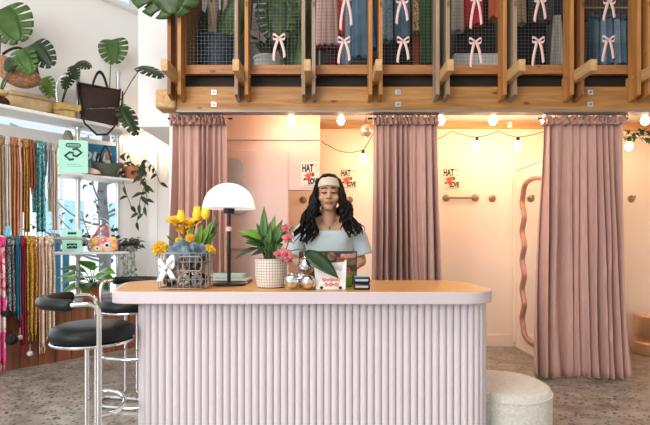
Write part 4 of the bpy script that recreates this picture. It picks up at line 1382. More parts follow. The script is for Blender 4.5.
for i in range(12):
    leaf(b, frame_to(o + Vector((RND.uniform(-.07, .07), RND.uniform(-.07, .07), -.005)), (RND.uniform(-1, 1), RND.uniform(-1, 1), RND.uniform(.3, 1.2)), (0, 0, 1)), .13, .05, .35, .2, 6)
b.build('leaves', M['leaf_dark'], t, world=True, solid=.001)

# patchwork bag, jewellery stand and trailing plant on the lower shelf
p = WPP(103, 0, -.10)
t = thing('handbag', 'multicoloured patchwork handbag with pink handle on the lower shelf', 'bag', (p.x, p.y, 1.106), .35)
sack_bag(t, .30, .165, .10, M['patch_bag'], .82, 3)
for i, (x, z, r) in enumerate(((-.075, .105, .030), (.045, .07, .034), (.115, .12, .026), (-.05, .035, .024), (.005, .125, .022), (.11, .04, .024), (-.12, .05, .02))):
    MB().lathe([(0, 0), (r, 0), (r, .004), (0, .006)], 18, TRS((x, -.058 + .02 * z, z), (PI / 2, 0, 0))).build('round_patch', [M['orange_yellow'], M['paper'], M['orange_yellow'], M['ribbon_white'], M['ink_coral'], M['orange_yellow'], M['blue_board']][i], t)
    MB().lathe([(0, 0), (r * .5, 0), (r * .5, .003), (0, .004)], 12, TRS((x, -.0645 + .02 * z, z), (PI / 2, 0, 0))).build('patch_centre', [M['yellow'], M['ink'], M['ink_coral'], M['blue_board'], M['paper'], M['ink_coral'], M['paper']][i], t)
for s, dx in ((-1, 0), (1, .04)):
    MB().tube([(-.10 + dx * .2, s * .012, .15), (-.03 + dx, s * .014, .27), (.0 + dx, s * .014, .305), (.03 + dx, s * .014, .27), (.05 + dx * .6, s * .012, .15)], .011, 8).build('handle', M['orchid'] if s < 0 else mat('handle_pale', (.75, .55, .55), .6), t)
p = WPP(101, 0, -.27)
t = thing('sunglasses_stand', 'pale metal stand with dark sunglasses behind the patchwork bag', 'stand', (p.x, p.y, 1.106), .5)
MB().lathe([(0, 0), (.06, 0), (.06, .01), (.01, .014), (.008, .36), (0, .36)], 18).tube(curve_pts((-.10, 0, .30), (.10, 0, .30), 0, 12, (0, 0, .08)), .006, 6).tube([(-.15, 0, .18), (.15, 0, .18)], .006, 6).tube([(-.15, 0, .09), (.15, 0, .09)], .006, 6).build('frame', M['chrome'], t)
for x, z in ((-.15, .165), (-.15, .075), (.15, .165), (.13, .25)):
    mb = MB()
    for s in (-1, 1):
        mb.ball((x + s * .024, -.02, z), (.024, .006, .019), 12, 8)
    mb.box(x - .012, x + .012, -.022, -.018, z + .002, z + .007)
    mb.build('sunglasses', M['ink'], t)
p = WPP(130, 0, -.14)
t = thing('trailing_plant', 'dark purple-green trailing plant at the end of the lower shelf', 'plant', (p.x, p.y, 1.106))
pot(MB(), .07, .09, .10).build('pot', M['black_plastic'], t)
o = Vector((p.x, p.y, 1.19))
b = MB()
for i in range(110):
    a, r = RND.uniform(0, 2 * PI), RND.uniform(0, .13)
    leaf(b, frame_to(o + Vector((r * math.cos(a), r * math.sin(a) - .02, RND.uniform(-.06, .07))), (math.cos(a) + RND.uniform(-.6, .6), math.sin(a) + RND.uniform(-.6, .6), RND.uniform(-.8, .5)), (0, -.5, 1)), .07, .035, .3, .2, 4)
b.build('leaves', M['leaf_purple'], t, world=True, solid=.001)
pale_leaf = mat('leaf_silver', (.20, .24, .18), .5, var=.5, scale=40)
qq = lambda px, py: P(px, py, p.y - .16)
for i, px in enumerate((123, 127, 131, 134)):
    vine(t, o, [o + Vector((.02 * (i - 1), -.10, -.02)), qq(px, 250), qq(px + 1, 268), qq(px - 1, 286 - 4 * (i % 2))], 16, .06, .032, pale_leaf, .003, 20 + i)

# big green plant on the sill
p = WPP(92, 0, -.24)
t = thing('potted_plant', 'broad-leaved bright green plant in a terracotta pot on the window sill', 'plant', (p.x, p.y, .5575))
pot(MB(), .085, .115, .17, .02).build('pot', M['terracotta'], t)
o = Vector((p.x, p.y, .70))
for i, (ex, ey, L, W, m) in enumerate(((66, 268, .20, .13, 'leaf_lime'), (75, 262, .22, .14, 'leaf_light'), (88, 257, .22, .14, 'leaf'), (99, 258, .2, .13, 'leaf'), (108, 264, .22, .13, 'leaf_lime'), (110, 272, .2, .12, 'leaf'), (84, 272, .24, .15, 'leaf'), (95, 270, .24, .15, 'leaf_lime'), (78, 282, .22, .14, 'leaf'), (103, 280, .2, .13, 'leaf_dark'), (90, 280, .22, .15, 'leaf_dark'), (72, 274, .2, .12, 'leaf_lime'))):
    e = P(ex, ey, p.y - .12)
    s = o.lerp(e, .35)
    s.z = max(s.z, lerp(o.z, e.z, .6))
    d = Vector(((ex - 90) / 22 + .1, -.55, .35 - .02 * (ey - 262)))
    b = MB(); leaf(b, frame_to(s, d, (0, -.45, 1)), L * 1.25, W * 1.3, .3, .12, 8); lf = b.build('leaf', M[{'leaf': 'leaf_lime', 'leaf_dark': 'leaf'}.get(m, m)], t, world=True, solid=.002)
    MB().tube([o + Vector((0, 0, -.04)), o.lerp(s, .5) + Vector((0, 0, .03)), s], .005, 6).build('leaf_stalk', M['stem'], t, world=True)

# ------------------------------------------------------------------ goods on the top shelf
ZS = 2.5015
p = WPP(100, 0, -.065)
t = thing('tote_bag', 'dark brown leather tote with a long hanging strap on the top shelf', 'bag', (p.x, p.y, ZS), .50)
def tote(u, v):
    a = 2 * PI * u
    cx, cy = math.copysign(abs(math.cos(a)) ** .35, math.cos(a)), math.copysign(abs(math.sin(a)) ** .5, math.sin(a))
    return Vector((lerp(.172, .215, v) * cx, lerp(.055, .03, v) * cy, .41 * v + .012 * math.sin(a * 1) * v + .018 * v * math.cos(2 * a)))
mb = MB().grid(48, 12, tote, wrap=True)
mb.f.append(tuple(range(47, -1, -1)))
mb.f.append(tuple(range(12 * 48, 13 * 48)))
mb.build('body', M['tote'], t, ang=50)
for s in (-1, 1):
    MB().tube(curve_pts((-.075, s * .025, .40), (.075, s * .025, .40), 0, 14, (0, 0, .17)), .016, 8, flat=.6).build('handle', M['tote'], t)
MB().tube([(-.215, -.05, .38), (-.205, -.10, .12), (-.15, -.205, -.06), (-.04, -.22, -.165), (.06, -.215, -.15), (.15, -.19, -.03), (.21, -.08, .16), (.225, -.03, .38)], .019, 8, flat=.5).build('shoulder_strap', M['tote'], t)
mb = MB()
for i in range(13):
    mb.ball((lerp(-.13, .14, i / 12), -.0485 - .0 * i, .135 + .05 * i / 12), .0045, 8, 6)
mb.build('studs', M['chrome'], t)

p = WPP(23, 0, -.16)
t = thing('hobo_bag', 'crescent-shaped brown woven bag lying on the tan suede clutch', 'bag', (p.x, p.y, RZ(88, p.y)), .75)
def hobo(u, v):
    ang = lerp(-1.45, 1.2, u) - .25            # along the crescent, one end hitched up
    w = .092 * (1 - (abs(u - .5) * 2) ** 2.6) ** .6 + .006
    rr = .165
    a = 2 * PI * v
    ro = rr + w * 1.05 * math.cos(a)
    return Vector((ro * math.sin(ang) * 1.0, .075 * (w / .09) * math.sin(a), rr + .092 * 1.06 - ro * math.cos(ang)))
MB().grid(28, 20, lambda u, v: hobo(u, v)).build('body', M['cork'], t, ang=70)
MB().tube(curve_pts((-.165, 0, .29), (.13, 0, .17), 0, 16, (.03, .02, .16)), .012, 8).build('strap', M['tote'], t)
p = WPP(29, 0, -.12)
t = thing('clutch_bag', 'puffy tan suede clutch under the woven crescent bag', 'bag', (p.x, p.y, ZS), .75)
def clutch(w, h, d, sd):
    def fn(u, v):
        a = 2 * PI * v
        k = (1 - (abs(u - .5) * 2) ** 6) ** .5 + .02
        return Vector(((u - .5) * w, d / 2 * k * math.sin(a) * (1 + .12 * noise.noise(Vector((u * 6, v * 5, sd)))), max(.002, h / 2 + h / 2 * k * -math.cos(a) * (1 + .10 * noise.noise(Vector((u * 5 + 3, v * 4, sd))))) ))
    return MB().grid(30, 22, fn)
clutch(.42, .185, .15, 1.0).build('body', M['suede'], t, ang=70)
MB().tube([(-.22, -.075, .12), (0, -.088, .125), (.22, -.075, .12)], .004, 6).build('zip', M['brass'], t)
p = WPP(64, 0, -.11)
t = thing('clutch_bag', 'wrinkled ochre leather clutch with a chain on the top shelf', 'bag', (p.x, p.y, ZS), .62)
clutch(.25, .15, .11, 5.0).build('body', M['ochre_leather'], t, ang=70)
MB().grid(20, 6, lambda u, v: Vector(((u - .5) * .30, -.062 - .012 * math.sin(PI * v), .145 - .075 * v * (1 + .12 * math.sin(7 * u))))).build('flap', M['ochre_leather'], t, solid=.005)
mb = MB()
for i in range(26):
    s = i / 25
    mb.ball((-.06 + .10 * s - .05 * math.sin(PI * s), .0, .15 + .30 * math.sin(PI * s * .5)), (.008, .008, .012), 8, 6)
mb.build('chain', M['chrome'], t)
p = WPP(-4, 0, -.14)
t = thing('clutch_bag', 'dark brown and ochre clutch at the photo edge beside the suede clutch', 'bag', (p.x, p.y, ZS), .75)
clutch(.22, .09, .13, 9.0).build('body', M['tote'], t, ang=70)
clutch(.20, .07, .12, 3.0).build('flap', M['ochre_leather'], t, ang=70).location.z = .095
p = WPP(85, 0, -.305)
t = thing('box_bag', 'small black box bag behind the pole between ochre clutch and tote', 'bag', (p.x, p.y, ZS), .6)
MB().box(-.07, .07, -.04, .04, 0, .12).build('body', M['black_leather'], t, bevel=.012)
MB().tube(curve_pts((-.05, 0, .12), (.05, 0, .12), 0, 10, (0, 0, .06)), .006, 6).build('handle', M['black_leather'], t)


def split_plant(label, px, n, stems, potr=.07):
    p = WPP(px, 0, n)
    t = thing('monstera', label, 'plant', (p.x, p.y, ZS))
    pot(MB(), potr * .8, potr, .12).build('pot', M['white_pot'], t)
    o = Vector((p.x, p.y, ZS + .09))
    for (bx, by, tx, ty, dy, m, wide, up) in stems:
        a, e = P(bx, by, p.y + dy), P(tx, ty, p.y + dy - .05)
        d = e - a
        b = MB()
        monstera(b, frame_to(a - d * .03, d, up), d.length, 6, .12, .42, wide)
        b.build('leaf', M[m], t, world=True, solid=.002)
        mid = P(123, 96, p.y - .03) if dy < -.3 else o.lerp(a, .5) + Vector((0, 0, .04))
        MB().tube([o, o.lerp(mid, .5) + Vector((0, 0, .03)), mid, mid.lerp(a, .5) + Vector((0, 0, .015)), a], .006, 6).build('leaf_stalk', M['stem'], t, world=True)
    return t


split_plant('monstera with one tall heart-shaped leaf standing behind the brown tote', 108, -.292, [
    (112, 40, 113, 62, 0, 'leaf', 1.15, (0, -1, .1)), (142, 66, 163, 74, -1.0, 'leaf_dark', .9, (0, -.6, 1)), (123, 107, 138, 134, -.45, 'leaf_dark', .55, (.6, -.8, .2)), (119, 106, 124, 122, -.12, 'leaf_light', .75, (0, -1, .2))])
split_plant('monstera with drooping leaves between the woven bag and the pole', 60, -.28, [
    (70, 74, 62, 88, -.05, 'leaf_dark', .8, (0, -1, .4)), (78, 62, 90, 66, -.02, 'leaf_dark', .8, (0, -1, .8)), (44, 78, 50, 96, -.1, 'leaf_light', .7, (0, -1, .2)), (72, 66, 76, 78, -.1, 'leaf_dark', .7, (0, -1, .4))], .06)
split_plant('monstera with a large bright leaf above the woven crescent bag', -2, -.26, [
    (2, 9, 17, 39, 0, 'leaf', 1.15, (.2, -1, .1)), (33, 44, 50, 64, -.12, 'leaf_dark', .85, (0, -1, .3)), (20, 50, 30, 72, -.2, 'leaf', .85, (0, -1, .3)), (12, 58, 4, 70, -.1, 'leaf_dark', .8, (0, -1, .4))], .07)
# small pale cactus-like plant peeking over the large sign
p = WPP(68, 0, -.28)
t = thing('cactus', 'speckled pale cactus behind the large mint sign', 'plant', (p.x, p.y, 1.9335))
pot(MB(), .05, .065, .09).build('pot', M['white_pot'], t)
MB().lathe([(0, .06), (.045, .08), (.055, .2), (.05, .42), (.03, .48), (0, .49)], 16).build('stem', patterned('cactus_skin', [(.25, .24, .17), (.5, .45, .36), (.15, .13, .1)], 'noise', 70), t)

# ------------------------------------------------------------------ outside the window
bq = WP(1.0, -7.6, -.15)
bl_ = thing('street_building', 'pale blue-grey building across the street outside the shop window', 'building', bq)
Mb = TRS((W0.x, W0.y, 0), (0, 0, WA)) @ Matrix.Scale(-1, 4, (0, 1, 0))
MB().box(-7, 7.5, -7.7, -7.6, -.15, 3.3, Mb).build('facade', mat('facade_pale', (.86, .90, .92), .9, var=.03), bl_, world=True, smooth=False)
for i in range(9):
    x = -6.4 + 1.55 * i
    MB().box(x, x + .9, -7.6, -7.57, .9, 2.3, Mb).build('window', mat('facade_glass', (.35, .62, .72), .2), bl_, world=True, smooth=False) if i % 3 != 2 else MB().box(x, x + .8, -7.6, -7.57, -.14, 2.2, Mb).build('door', mat('facade_door', (.10, .42, .62), .4), bl_, world=True, smooth=False)
struct('ground', MB().box(-14, -2.0, 2.0, 16, -.25, -.15), mat('pavement', (.45, .45, .45), .9))
tr = thing('street_tree', 'slim pale street tree outside the shop window', 'tree', WP(1.9, -2.2, -.15))
tb = WP(1.9, -2.2, 0)
bark = mat('bark_pale', (.38, .38, .40), .8, var=.3)
MB().tube([tb + Vector((0, 0, -.15)), tb + Vector((.05, 0, 1.0)), tb + Vector((.0, 0, 2.0)), tb + Vector((.1, 0, 3.4))], [.10, .085, .07, .05], 10).build('trunk', bark, tr, world=True)
mb = MB(); lv = MB()
for i in range(26):
    a = RND.uniform(0, 2 * PI)
    z0 = RND.uniform(.9, 3.0)
    e = tb + Vector((math.cos(a) * RND.uniform(.5, 1.1), math.sin(a) * RND.uniform(.5, 1.1), z0 + RND.uniform(.2, .8)))
    path = curve_pts(tb + Vector((0, 0, z0)), e, .1, 6)
    mb.tube(path, [.02 - .0022 * k for k in range(7)], 6)
    for q_ in path[2:]:
        for k in range(3):
            leaf(lv, frame_to(q_ + Vector((RND.uniform(-.12, .12), RND.uniform(-.12, .12), RND.uniform(-.12, .12))), (RND.uniform(-1, 1), RND.uniform(-1, 1), RND.uniform(-1, .5))), .10, .05, .2, .1, 3)
mb.build('branches', bark, tr, world=True)
lv.build('leaves', mat('leaf_bluegrey', (.10, .20, .22), .6, var=.4), tr, world=True, solid=.001)
for k, (px, n, z0, w) in enumerate(((57, -3.4, 1.3, .055), (66, -3.9, 1.3, .055))):
    q0 = WPP(px, 0, n)
    MB_ = MB().lathe([(0, -.15), (w, -.15), (w, z0), (w * .6, z0 + .05), (0, z0 + .06)], 16, Matrix.Translation((q0.x, q0.y, 0)))
    solo('bollard', ['blue street bollard outside, beside the cream scarf', 'blue street bollard outside, seen behind the small mint sign'][k], 'bollard', MB_, mat('bollard_blue', (.02, .20, .38), .5), 'street bollards')
q0, q1 = WPP(22, 131, -4.6), WPP(64, 141, -4.6)
aw = thing('blue_awning', 'blue shop awning across the street seen above the scarves', 'awning', (q0.x, q0.y, 1.0))
wd = Vector((-WN.x, -WN.y, 0))
MB().grid(2, 2, lambda u, v: q0.lerp(q1, u) + wd * (.7 * (1 - v)) + Vector((0, 0, lerp(.26, -.06, v) - .1 * u))).build('canopy', mat('awning_blue', (.03, .22, .42), .7), aw, world=True, solid=.02)
for q_ in (q0, q1):
    b_ = q_ + wd * .1
    MB().box(b_.x - .03, b_.x + .03, b_.y - .03, b_.y + .03, -.15, b_.z - .1).build('support_post', M['trim_white'], aw, world=True, smooth=False)
# ------------------------------------------------------------------ counter
def rounded(poly, radii, k=10):
    out, n = [], len(poly)
    for i in range(n):
        p, a, b = Vector(poly[i]), Vector(poly[i - 1]), Vector(poly[(i + 1) % n])
        da, db = (a - p).normalized(), (b - p).normalized()
        ang = da.angle(db)
        r = radii[i]
        d = r / math.tan(ang / 2)
        c = p + (da + db).normalized() * (r / math.sin(ang / 2))
        s, e = p + da * d - c, p + db * d - c
        a0, a1 = math.atan2(s.y, s.x), math.atan2(e.y, e.x)
        while a1 - a0 > PI:
            a1 -= 2 * PI
        while a1 - a0 < -PI:
            a1 += 2 * PI
        for j in range(k + 1):
            q = lerp(a0, a1, j / k)
            out.append((c.x + r * math.cos(q), c.y + r * math.sin(q)))
    return out


CT = .95
YF = 2.347
ctr_t = thing('shop_counter', 'pale pink fluted shop counter with a rounded wooden top', 'counter', (-.1, 2.6, 0))
tp_poly = [(-1.105, YF + .01), (.908, YF - .01), (.908, 3.10), (-1.34, 3.14)]
tr_ = [.13, .20, .20, .20]
MB().prism(rounded(tp_poly, tr_), CT - .063, CT - .0015).build('edge_band', M['pink_laminate'], ctr_t, world=True, ang=30, bevel=.003)
ins = [(-1.088, YF + .022), (.896, YF + .002), (.896, 3.088), (-1.32, 3.128)]
MB().prism(rounded(ins, [.125, .19, .19, .19]), CT - .0014, CT).build('wooden_top', M['top_wood'], ctr_t, world=True, ang=30)
body = rounded([(-1.018, 2.425), (.893, 2.425), (.893, 2.74), (-1.018, 2.74)], [.10, .148, .148, .10], 24)
# resample the outline by arc length and press the flutes into it
pts = [Vector(p) for p in body]
dense = []
per = .0382
tot = sum((pts[(i + 1) % len(pts)] - pts[i]).length for i in range(len(pts)))
nfl = round(tot / per)
N = nfl * 10
step = tot / N
acc, i, pos = 0.0, 0, 0.0
seglen = [(pts[(j + 1) % len(pts)] - pts[j]).length for j in range(len(pts))]
for k in range(N):
    target = k * step
    while acc + seglen[i] < target:
        acc += seglen[i]
        i += 1
    f = (target - acc) / seglen[i] if seglen[i] > 0 else 0
    a, b = pts[i], pts[(i + 1) % len(pts)]
    d = (b - a).normalized()
    nrm = Vector((d.y, -d.x))
    ph = (k % 10) / 10
    h = .019 * (max(0.0, 1 - (2 * ph - 1) ** 2)) ** .5
    q = a.lerp(b, f) + nrm * (h - .019)
    dense.append((q.x, q.y))
MB().prism(dense, .08, CT - .0635).build('fluted_front', M['flute'], ctr_t, world=True, ang=62)
MB().prism(rounded([(-1.0, 2.46), (.86, 2.46), (.86, 2.70), (-1.0, 2.70)], [.08, .12, .12, .08]), .0, .0795).build('plinth', M['pink_laminate'], ctr_t, world=True, ang=30)

# pouf
t = thing('pouf', 'round cream boucle pouf tucked beside the pink counter', 'pouf', (1.105, 2.89, 0))
MB().lathe([(0, .001), (.265, .001), (.285, .02), (.292, .1), (.292, .27), (.282, .315), (.255, .332), (.15, .338), (0, .34)], 64).build('cushion', M['boucle'], t, ang=80)
MB().tube([(.2905 * math.cos(2 * PI * i / 64), .2905 * math.sin(2 * PI * i / 64), .287) for i in range(64)], .006, 6, closed=True).build('piping', M['boucle'], t)

# ------------------------------------------------------------------ bar stools
def make_stool(label, loc, rz):
    t = thing('bar_stool', label, 'stool', loc, rz, 'black and chrome bar stools')
    MB().lathe([(0, .70), (.188, .70), (.200, .712), (.204, .735), (.195, .765), (.165, .778), (.1, .782), (0, .783)], 56).build('seat', M['black_leather'], t, ang=70)
    MB().lathe([(0, .683), (.185, .683), (.199, .686), (.201, .694), (.198, .699), (0, .699)], 56).build('seat_ring', M['chrome'], t)
    a0 = math.radians(116)
    R_ = .228
    arc = [(R_ * math.cos(lerp(a0, 2 * PI - a0, i / 32)), R_ * math.sin(lerp(a0, 2 * PI - a0, i / 32)), .905) for i in range(33)]
    mb = MB()
    mb.tube(arc, [.030 if 0 < i < 32 else .026 for i in range(33)], 16)
    mb.build('backrest', M['black_leather'], t, ang=70)
    for s in (1, -1):
        e = (R_ * math.cos(a0), s * R_ * math.sin(a0), .905)
        pts = [e, (-.07, s * .219, .906), (-.03, s * .222, .906)]
        for i in range(7):
            q = PI / 2 * i / 6
            pts.append((-.03 + .05 * math.sin(q), s * .222, .856 + .05 * math.cos(q)))
        pts += [(.02, s * .222, z) for z in (.75, .6, .45, .3, .15, .08)]
        for i in range(7):
            q = PI / 2 * i / 6
            pts.append((.07 - .05 * math.cos(q), s * .222, .075 - .057 * math.sin(q)))
        MB().tube(pts, .0125, 12).build('leg', M['chrome'], t)
        MB().tube([(.02, s * .190, .690), (.02, s * .214, .690)], .010, 10).build('bracket', M['chrome'], t)
        MB().tube([(-.03, s * .05, .02), (-.03, s * .05, .684)], .0125, 12).build('column', M['chrome'], t)
    # floor loop and foot loop
    lp = [(.07, .222, .0165)] + [(.08 + .08 * math.sin(q), .222 * math.cos(q), .0165) for q in [PI * i / 18 for i in range(19)]] + [(.07, -.222, .0165)]
    MB().tube(lp, .0125, 12).build('floor_loop', M['chrome'], t)
    MB().tube([(-.03, y, .0165) for y in (-.222, -.1, .1, .222)] , .0125, 12).tube([(.07, .222, .0165), (-.03, .222, .0165)], .0125, 12).tube([(.07, -.222, .0165), (-.03, -.222, .0165)], .0125, 12).build('base_bar', M['chrome'], t)
    lp = [(.02, .214, .36)] + [(.04 + .11 * math.sin(q), .210 * math.cos(q), .36) for q in [PI * i / 18 for i in range(19)]] + [(.02, -.214, .36)]
    MB().tube(lp, .0125, 12).build('footrest', M['chrome'], t)
    return t


st = make_stool('black round bar stool with chrome legs standing before the scarf rails', (-1.212, 2.405, 0), math.radians(28))
dup(st, (-1.475, 3.46, 0), math.radians(258), 'black bar stool half hidden behind the corner of the counter')

# ------------------------------------------------------------------ things on the counter
Z0 = CT + .0012
# wire basket with scrunchies
bx, by = RX(186, 2.55), 2.55
bw, bd, bh = .268, .20, .195
t = thing('wire_basket', 'square brown wire basket filled with scrunchies at the flower end of the counter', 'basket', (bx, by, Z0))
mb = MB()
for j in range(5):
    z = .006 + (bh - .006) * j / 4
    k = lerp(.94, 1, j / 4)
    mb.tube([(x * k, y * k, z) for x, y in rounded([(-bw / 2, -bd / 2), (bw / 2, -bd / 2), (bw / 2, bd / 2), (-bw / 2, bd / 2)], [.025] * 4, 4)], .0026, 6, closed=True)
for i in range(8):
    for s in (-1, 1):
        x = lerp(-bw / 2 + .02, bw / 2 - .02, i / 7)
        mb.tube([(x * .94, s * bd / 2 * .94, .006), (x, s * bd / 2, bh)], .0022, 6)
for i in range(5):
    for s in (-1, 1):
        y = lerp(-bd / 2 + .02, bd / 2 - .02, i / 4)
        mb.tube([(s * bw / 2 * .94, y * .94, .006), (s * bw / 2, y, bh)], .0022, 6)
for i in range(8):
    x = lerp(-bw / 2 + .02, bw / 2 - .02, i / 7) * .94
    mb.tube([(x, -bd / 2 * .94, .006), (x, bd / 2 * .94, .006)], .0022, 6)
mb.build('wire_frame', M['basket_wire'], t)
mb = MB()
mb.tube(rounded3 := [(x, -bd / 2 - .004, z) for x, z in rounded([(-.01, .10), (.115, .10), (.115, .175), (-.01, .175)], [.015] * 4, 4)], .004, 8, closed=True)
mb.build('front_handle', M['basket_wire'], t)


def scrunchie(label, c, R0, m, rx, rz, seed):
    rr = random.Random(seed)
    ph = rr.random() * 6
    def fn(u, v):
        a, b = 2 * PI * u, 2 * PI * v
        r = R0 * .5 * (1 + .22 * math.sin(11 * a + ph) + .12 * math.sin(17 * a + b))
        return Vector(((R0 + r * math.cos(b)) * math.cos(a), (R0 + r * math.cos(b)) * math.sin(a), r * math.sin(b)))
    mb = MB()
    mb.grid(60, 10, fn, TRS(c, (rx, 0, rz)), wrap=False)
    return solo('scrunchie', label, 'scrunchie', mb, m, 'scrunchies in the wire basket', ang=80)


blk, gry, sil = cl('scr_black', (.02, .022, .026)), cl('scr_grey', (.22, .24, .26), var=.3), mat('scr_silver', (.5, .5, .48), .35, .4, var=.4, scale=40)
scs = [(-.075, -.045, .045, blk), (.0, -.045, .048, sil), (.075, -.045, .045, gry), (-.075, .045, .045, gry), (.0, .045, .045, blk), (.075, .045, .045, blk), (-.05, -.03, .125, gry), (.055, -.035, .125, blk), (.0, .045, .125, sil)]
for i, (x, y, z, m) in enumerate(scs):
    scrunchie('fabric scrunchie inside the brown wire basket' , (bx + x, by + y, Z0 + z), .023, m, PI / 2 + .25 * (i % 3 - 1), .4 * (i % 2), i)
def rag(u, v):
    a = 2 * PI * u
    r = .112 * v ** .7 * (1 + .10 * math.sin(5 * a + 1))
    return Vector((bx + .004 + r * math.cos(a) * .98, by + r * math.sin(a) * .70, Z0 + .240 - .080 * v ** 2.2 + .018 * math.sin(5 * a + 9 * v) * v + .016 * math.sin(11 * a - 12 * v) * v + .03 * noise.noise(Vector((3 * v * math.cos(a), 3 * v * math.sin(a), 2.0))) + .012 * math.sin(9 * v + 3 * a)))
solo('denim_cloth', 'crumpled grey-blue denim cloth heaped over the wire basket', 'cloth', MB().grid(72, 14, rag, wrap=True), M['denim_rag'], solid=.006, ang=80)
c = P(167, 268, 2.435)
t = thing('ribbon_bow', 'white satin bow tied on the corner of the wire basket', 'bow', c)
for sx, dz in ((-1, 0), (1, .02)):
    MB().grid(12, 3, lambda u, v: Vector((sx * (.002 + .042 * math.sin(PI * u)), -.012 + .02 * (u - .5), .020 * math.sin(2 * PI * u) + .018 * math.sin(PI * u) + (v - .5) * .036 + dz))).build('bow_loop', M['ribbon_white'], t, solid=.0015)
    MB().grid(3, 8, lambda u, v: Vector((sx * (.004 + .032 * v) + (u - .5) * .030, -.012, -.070 * v * (1 if sx < 0 else .8)))).build('bow_tail', M['ribbon_white'], t, solid=.0015)
MB().ball((0, -.014, .004), (.012, .01, .013), 10, 8).build('knot', M['ribbon_white'], t)

# flowers behind the basket
fx, fy = RX(190, 2.93), 2.93
t = thing('flower_vase', 'glass vase of yellow and amber flowers behind the wire basket', 'vase', (fx, fy, Z0))
MB().lathe([(0, 0), (.045, 0), (.05, .01), (.042, .10), (.052, .17), (.049, .17), (.039, .10), (.044, .014), (0, .012)], 24).build('vase', M['glass_vase'], t)
top = Vector((fx, fy, Z0 + .13))


def rose(mb, c, r, n=3, up=(0, -.5, 1)):
    mt = frame_to(c, (1, 0, 0), up)
    for k in range(n):
        rr = r * (1 - .26 * k)
        np_ = 8
        for i in range(np_):
            a = 2 * PI * (i + .5 * k) / np_
            leaf(mb, mt @ Matrix.Rotation(a, 4, 'Z') @ Matrix.Rotation(-.25 - .42 * k, 4, 'Y'), rr, rr * .85, -.15, .1, 4)
    mb.ball(c, r * .28, 10, 8)


def pompom_flower(mb, c, r, sd):
    rr = random.Random(sd)
    for i in range(90):
        z = 1 - 2 * (i + .5) / 90
        a = i * 2.39996
        d = Vector((math.sqrt(1 - z * z) * math.cos(a), math.sqrt(1 - z * z) * math.sin(a), z))
        leaf(mb, frame_to(c + d * r * .45, d, (rr.uniform(-1, 1), rr.uniform(-1, 1), .3)), r * .6, r * .42, .1, .25, 3)
    mb.ball(c, r * .62, 12, 8)


for (px, py, kind, r, m) in ((176, 223, 'rose', .075, 'orange_yellow'), (191, 226, 'rose', .078, 'orange_yellow'), (183, 232, 'rose', .055, 'orange_yellow'), (184, 224, 'rose', .06, 'yellow'), (181, 217, 'tulip', .042, 'yellow'), (197, 214, 'tulip', .046, 'yellow'), (205.5, 213, 'tulip', .046, 'yellow'), (190, 238, 'ball', .03, 'orange_yellow'), (160.5, 249, 'ball', .052, 'yellow'), (208, 252, 'ball', .05, 'yellow'), (179, 241, 'ball', .025, 'yellow')):
    c = P(px, py, fy - (.1 if kind == 'ball' else .0))
    mb = MB()
    if kind == 'rose':
        rose(mb, c, r)
    elif kind == 'ball':
        pompom_flower(mb, c, r, px)
    else:
        mb.lathe([(0, -.95 * r), (.42 * r, -.8 * r), (.62 * r, -.3 * r), (.58 * r, .3 * r), (.34 * r, .85 * r), (0, 1.05 * r)], 14, Matrix.Translation(c))
        for i in range(6):
            a = 2 * PI * i / 6
            leaf(mb, frame_to(c + Vector((.35 * r * math.cos(a), .35 * r * math.sin(a), -.9 * r)), (.16 * math.cos(a), .16 * math.sin(a), 1), (math.cos(a), math.sin(a), .1)), r * 2.05, r * 1.05, .1, -.25, 6)
    mb.build('flower', M[m], t, world=True)
    MB().tube([top + Vector((0, 0, -.09)), top.lerp(c, .5) + Vector((0, 0, .03 if kind != 'ball' else .05)), c + Vector((0, .01, -.01))], .004, 6).build('flower_stem', M['stem'], t, world=True)
for (px, py, qx, qy, W, m) in ((200, 246, 210, 222, .05, 'leaf_light'), (197, 248, 201, 224, .055, 'leaf_light'), (206, 244, 217, 232, .05, 'leaf'), (205, 240, 215, 216, .04, 'leaf_light'), (180, 246, 166, 235, .04, 'leaf'), (182, 248, 170, 243, .04, 'leaf'), (188, 250, 190, 226, .05, 'leaf_light'), (210, 238, 218, 222, .035, 'leaf_dark')):
    a, e = P(px, py, fy - .03), P(qx, qy, fy - .05)
    b = MB(); leaf(b, frame_to(a, e - a, (0, -1, .3)), (e - a).length, W, .1, .2, 6)
    b.tube([top, a], .003, 5)
    b.build('leaf', M[m], t, world=True, solid=.0015)

# lamp
lx, ly = RX(229, 2.73), 2.73
t = thing('table_lamp', 'mushroom table lamp with white glass dome and black stem on the counter', 'lamp', (lx, ly, Z0))
MB().lathe([(0, 0), (.098, 0), (.101, .003), (.101, .010), (.097, .013), (.012, .015), (0, .015)], 48).build('base', M['black_metal'], t)
zs = RZ(208.5, ly) - Z0
MB().lathe([(0, .0155), (.0105, .0155), (.0105, zs - .03), (.030, zs - .029), (.033, zs - .02), (.033, zs + .015), (.012, zs + .02), (0, zs + .02)], 24).build('stem', M['black_metal'], t)
dm = [(.153, 0), (.1535, .006)] + [(.151 * math.cos(a), .006 + .145 * math.sin(a)) for a in [PI / 2 * i / 14 for i in range(1, 14)]] + [(0, .151)]
inner = [(0, .146)] + [(.147 * math.cos(a), .004 + .141 * math.sin(a)) for a in [PI / 2 * i / 14 for i in range(13, 0, -1)]] + [(.149, 0.0)]
MB().lathe(dm + inner[0:] + [(.153, 0)], 56, TRS((0, 0, zs))).build('glass_shade', M['lamp_glass'], t, ang=60)
MB().lathe([(.0125, zs - .135), (.018, zs - .135), (.018, zs - .108), (.0125, zs - .108)], 16).build('pink_tag', M['pink_tag'], t)

